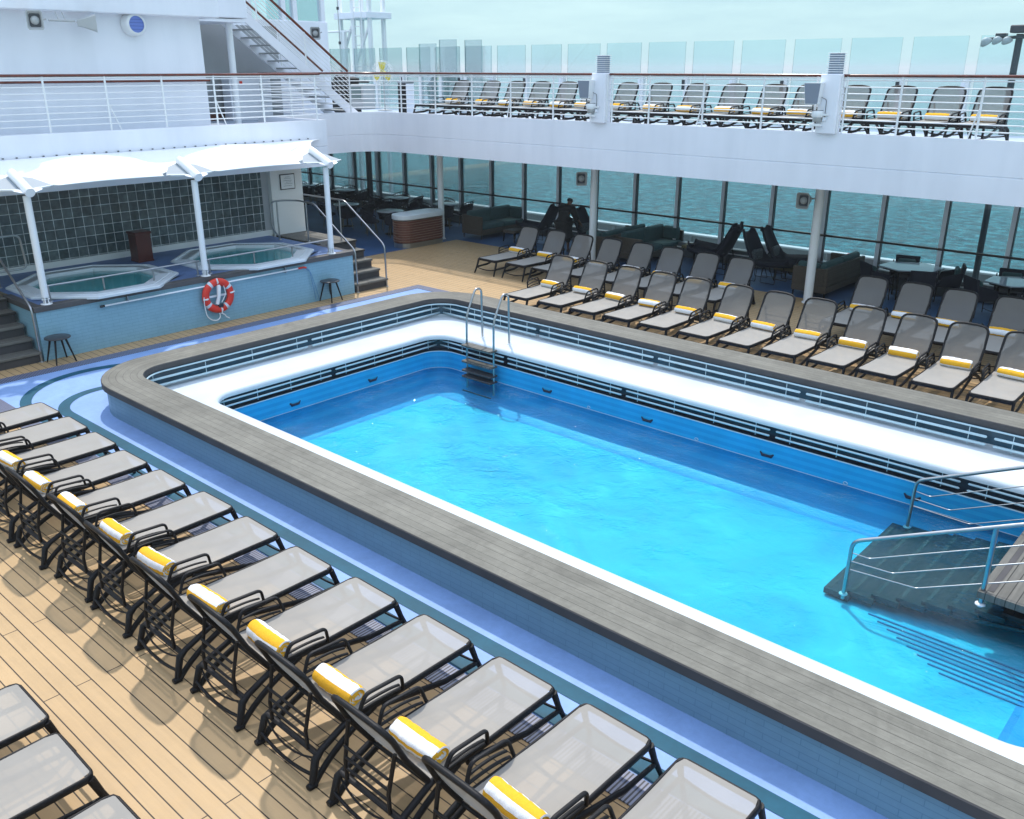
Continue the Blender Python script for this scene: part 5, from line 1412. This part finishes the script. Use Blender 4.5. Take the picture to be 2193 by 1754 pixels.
def wicker_chair(loc, rz, label, group):
    t = thing('wicker_chair', label, 'chair', loc, rz, group)
    obj('seat', MB().bbox(-0.26, -0.25, 0.36, 0.26, 0.27, 0.42, 0.015), M['navy_fabric'], t)
    obj('back', MB().loft([[(-0.25, 0.22, 0.38), (0.25, 0.22, 0.38), (0.25, 0.26, 0.38), (-0.25, 0.26, 0.38)], [(-0.27, 0.30, 0.84), (0.27, 0.30, 0.84), (0.27, 0.34, 0.84), (-0.27, 0.34, 0.84)]], True, 0, False), M['navy_fabric'], t)
    for s in (-1, 1):
        obj('arm', MB().add([(s * 0.26, -0.2, 0.40), (s * 0.26, 0.24, 0.40), (s * 0.29, 0.30, 0.72), (s * 0.29, -0.12, 0.60), (s * 0.285, -0.2, 0.40), (s * 0.285, 0.24, 0.40), (s * 0.315, 0.30, 0.72), (s * 0.315, -0.12, 0.60)], [(0, 1, 2, 3), (7, 6, 5, 4), (0, 3, 7, 4), (3, 2, 6, 7), (2, 1, 5, 6), (1, 0, 4, 5)]), M['navy_fabric'], t)
    obj('back_cushion', MB().bbox(-0.2, 0.14, 0.44, 0.2, 0.24, 0.78, 0.03), M['teal_fabric'], t)
    for x in (-0.22, 0.22):
        for y in (-0.2, 0.24): obj('leg', MB().tube([(x, y, 0.36), (x * 1.08, y * 1.08, 0)], [0.014, 0.011], 6), M['black'], t)
    obj('base_bar', MB().tube([(-0.23, -0.21, 0.1), (0.23, -0.21, 0.1)], 0.008, 5), M['black'], t)
    return t
def hex_table(loc, rz, label, group):
    t = thing('dining_table', label, 'table', loc, rz, group)
    R = 0.62; pl = [(R * 1.15 * cos(radians(60 * k)), R * 0.95 * sin(radians(60 * k))) for k in range(6)]
    obj('tabletop', MB().prism(pl, 0.715, 0.74), simple('pale_glass_top', (0.30, 0.36, 0.42), 0.08) if 'pale_glass_top' not in bpy.data.materials else bpy.data.materials['pale_glass_top'], t)
    obj('apron', MB().prism([(x * 0.85, y * 0.85) for x, y in pl], 0.66, 0.714), M['black'], t)
    for k in range(4):
        a = radians(45 + 90 * k); obj('leg', MB().tube([(0.42 * cos(a), 0.42 * sin(a), 0.66), (0.40 * cos(a), 0.40 * sin(a), 0)], 0.02, 6), M['black'], t)
    return t
H0 = hex_table((-6.88, 21.35, 0), 0.5, 'six sided pale dining table under the gallery at the right', 'dining tables under the gallery')
dup(H0, (-4.60, 21.30, 0), 0.6, 'six sided pale dining table at the far right edge')
WC = None
for i, (tx, ty) in enumerate(((-6.88, 21.35), (-4.60, 21.30))):
    for k, (dx, dy, rz) in enumerate(((-0.28, 0.62, 0.2), (0.72, 0.32, -1.2), (-0.55, -0.50, 2.4), (0.45, -0.55, 3.5))):
        lab = 'dark wicker chair on the %s side of the %s dining table' % (['window', 'right', 'left', 'pool'][k], ['nearer', 'far right'][i])
        if WC is None: WC = wicker_chair((tx + dx, min(ty + dy, 21.78), 0), rz, lab, 'dark wicker chairs round the dining tables')
        else: dup(WC, (tx + dx, min(ty + dy, 21.78), 0), rz, lab)

def recliner(loc, rz, label):
    # local: head towards +x, foot towards -x, shell profile in x/z
    t = thing('shell_recliner', label, 'recliner', loc, rz, 'dark navy shell recliners')
    prof = [(-0.85, 0.50, 0.22), (-0.80, 0.44, 0.30), (-0.45, 0.40, 0.34), (-0.05, 0.36, 0.36), (0.15, 0.42, 0.36), (0.33, 0.66, 0.34), (0.48, 0.95, 0.30), (0.53, 1.08, 0.25), (0.60, 1.10, 0.18)]
    m = MB(); NW = 10; vs = []
    for x, z, w in prof:
        for k in range(NW + 1):
            s = -1 + 2 * k / NW; vs.append((x - 0.04 * s * s * (1 if x > 0 else -0.5), w * s, z + 0.13 * s ** 4))
    m.add(vs, [(a * (NW + 1) + b, a * (NW + 1) + b + 1, (a + 1) * (NW + 1) + b + 1, (a + 1) * (NW + 1) + b) for a in range(len(prof) - 1) for b in range(NW)], True)
    o = obj('shell', m, M['navy_fabric'], t); md = o.modifiers.new('thickness', 'SOLIDIFY'); md.thickness = 0.05
    obj('cushion', MB().bbox(0.12, -0.20, 0.50, 0.24, 0.20, 0.76, 0.04), simple('grey_pattern_cushion', (0.07, 0.08, 0.09), 0.9, noise=0.6, nscale=30) if 'grey_pattern_cushion' not in bpy.data.materials else bpy.data.materials['grey_pattern_cushion'], t)
    for s in (-1, 1):
        obj('wire_leg', MB().tube(fillet([(-0.5, s * 0.15, 0.38), (-0.55, s * 0.28, 0.02), (-0.15, s * 0.28, 0.02), (-0.1, s * 0.15, 0.34)], 0.03, 3), 0.009, 6), M['black'], t)
        obj('wire_leg', MB().tube(fillet([(0.05, s * 0.15, 0.36), (0.0, s * 0.28, 0.02), (0.38, s * 0.28, 0.02), (0.30, s * 0.15, 0.6)], 0.03, 3), 0.009, 6), M['black'], t)
    return t
R0 = recliner((-11.62, 20.95, 0), 0.0, 'dark shell recliner facing left in front of the windows, nearer one')
dup(R0, (-11.95, 21.55, 0), 0.05, 'dark shell recliner facing left in front of the windows, farther one')
dup(R0, (-10.28, 20.80, 0), pi - 0.1, 'dark shell recliner facing right in front of the windows, nearer one')
dup(R0, (-10.15, 21.55, 0), pi + 0.1, 'dark shell recliner facing right in front of the windows, farther one')
dup(R0, (-17.75, 21.1, 0), 0.1, 'dark shell recliner left of the person in black')
dup(R0, (-15.95, 21.1, 0), pi - 0.1, 'dark shell recliner right of the person in black')
dup(S0, (-13.95, 20.20, 0), 0, 'x') if False else None
cm = thing('dome_camera', 'small black dome camera under the gallery edge', 'camera', (-20.0, 19.6, 2.70))
obj('dome', MB().lathe([(0.0, -0.09), (0.05, -0.08), (0.075, -0.03), (0.075, 0.0)], n=16, cap=False), M['blackgloss'], cm)
obj('mount', MB().lathe([(0.085, 0), (0.085, 0.04)], n=16), M['white_metal'], cm)
rb = thing('red_box', 'small red box outside the windows beside the thick column', 'box', (-9.05, 23.3, -0.35))
obj('body', MB().bbox(-0.12, -0.12, 0, 0.12, 0.12, 0.75, 0.02), simple('signal_red', (0.55, 0.01, 0.03), 0.5), rb)
obj('lid', MB().bbox(-0.14, -0.14, 0.75, 0.14, 0.14, 0.80, 0.01), bpy.data.materials['signal_red'], rb)

# ------------------------------------------------------------------ person
def skinned(name, verts, edges, radii, mat, parent=None, sub=2, loc=None):
    me = bpy.data.meshes.new(name); me.from_pydata(verts, edges, []); me.materials.append(mat)
    o = bpy.data.objects.new(name, me); COL.objects.link(o)
    s = o.modifiers.new('skin', 'SKIN'); s.use_smooth_shade = True
    for i, r in enumerate(radii):
        me.skin_vertices[0].data[i].radius = (r, r) if not isinstance(r, tuple) else r
    me.skin_vertices[0].data[0].use_root = True
    u = o.modifiers.new('sub', 'SUBSURF'); u.levels = sub; u.render_levels = sub
    if parent: o.parent = parent
    if loc: o.location = loc
    return o
# stooping figure seen from behind, both hands down on the recliners beside
V = [(0, 0, 0.82), (0, 0.05, 0.98), (0, 0.12, 1.14), (0, 0.18, 1.25), (0, 0.22, 1.32), (0, 0.26, 1.38), (0, 0.28, 1.44), (0, 0.29, 1.49),
     (-0.09, 0, 0.80), (-0.10, 0.02, 0.44), (-0.10, -0.02, 0.08), (-0.10, 0.07, 0.03), (-0.10, 0.13, 0.02),
     (0.09, 0, 0.80), (0.12, 0.05, 0.44), (0.13, 0.06, 0.08), (0.13, 0.15, 0.03), (0.13, 0.21, 0.02),
     (-0.17, 0.17, 1.23), (-0.27, 0.22, 1.02), (-0.36, 0.34, 0.82), (-0.38, 0.38, 0.76),
     (0.17, 0.17, 1.23), (0.22, 0.26, 1.00), (0.24, 0.42, 0.84), (0.24, 0.47, 0.78)]
Ed = [(0, 1), (1, 2), (2, 3), (3, 4), (4, 5), (5, 6), (6, 7), (0, 8), (8, 9), (9, 10), (10, 11), (11, 12), (0, 13), (13, 14), (14, 15), (15, 16), (16, 17), (3, 18), (18, 19), (19, 20), (20, 21), (3, 22), (22, 23), (23, 24), (24, 25)]
Ra = [0.13, 0.115, 0.13, 0.12, 0.05, 0.075, 0.09, 0.06, 0.09, 0.06, 0.035, 0.035, 0.025, 0.09, 0.06, 0.035, 0.035, 0.025, 0.055, 0.042, 0.028, 0.03, 0.055, 0.042, 0.028, 0.03]
for bi, sx in ((21, -1), (25, 1)):          # five fingers at each hand
    bx, by, bz = V[bi]
    for f in range(4):
        i0 = len(V); ox = (f - 1.5) * 0.02
        V += [(bx + ox, by + 0.03, bz - 0.035), (bx + ox, by + 0.045, bz - 0.07 - 0.008 * (1.5 - abs(f - 1.5))), (bx + ox, by + 0.04, bz - 0.095)]
        Ed += [(bi, i0), (i0, i0 + 1), (i0 + 1, i0 + 2)]; Ra += [0.010, 0.009, 0.008]
    i0 = len(V); V += [(bx - sx * 0.04, by, bz - 0.02), (bx - sx * 0.055, by + 0.01, bz - 0.05)]; Ed += [(bi, i0), (i0, i0 + 1)]; Ra += [0.011, 0.009]
pr = skinned('person', V, Ed, Ra, M['skin'], loc=(-16.36, 20.42, 0.0))
tag(pr, 'person in loose black clothes stooping between two dark recliners, seen from behind', 'person')
cv = [(0, 0, 0.66), (0, 0.0, 0.85), (0, 0.05, 1.0), (0, 0.11, 1.14), (0, 0.165, 1.25), (-0.17, 0.165, 1.23), (-0.27, 0.22, 1.02), (-0.315, 0.28, 0.92), (0.17, 0.165, 1.23), (0.22, 0.26, 1.00), (0.235, 0.36, 0.90), (0, 0, 0.50)]
skinned('black_tunic', cv, [(0, 1), (1, 2), (2, 3), (3, 4), (4, 5), (5, 6), (6, 7), (4, 8), (8, 9), (9, 10), (0, 11)], [(0.27, 0.20), (0.25, 0.19), (0.23, 0.18), (0.23, 0.17), (0.19, 0.14), 0.12, 0.10, 0.085, 0.12, 0.10, 0.085, (0.26, 0.19)], M['cloth'], pr)
tr = [(-0.09, 0, 0.78), (-0.10, 0.02, 0.46), (-0.10, -0.01, 0.26)]
skinned('trouser_leg', tr, [(0, 1), (1, 2)], [0.11, 0.08, 0.07], M['cloth'], pr)
skinned('trouser_leg', [(0.09, 0, 0.78), (0.12, 0.045, 0.46), (0.13, 0.055, 0.26)], [(0, 1), (1, 2)], [0.11, 0.08, 0.07], M['cloth'], pr)
skinned('hair', [(0, 0.265, 1.40), (0, 0.265, 1.455), (0, 0.285, 1.50)], [(0, 1), (1, 2)], [0.085, 0.102, 0.06], M['cloth'], pr)
for sx, sy in ((-0.10, 0.03), (0.13, 0.11)):
    obj('shoe', MB().bbox(sx - 0.045, sy - 0.09, 0.0, sx + 0.045, sy + 0.14, 0.07, 0.02), M['cloth'], pr)

# ================================================================== sea haze
hz = MB().box(-26000, -26000, -17.0, 26000, 31000, 12.0)
hm, hn, hll, hb = newmat('sea_haze_air')
ho = [x for x in hn if x.type == 'OUTPUT_MATERIAL'][0]; hn.remove(hb)
pv = hn.new('ShaderNodeVolumePrincipled'); pv.inputs['Color'].default_value = (0.97, 1.0, 1.0, 1); pv.inputs['Density'].default_value = 0.0006; pv.inputs['Anisotropy'].default_value = 0.0
hll.new(pv.outputs[0], ho.inputs['Volume'])
hzo = obj('haze', hz, hm); hzo['kind'] = 'stuff'
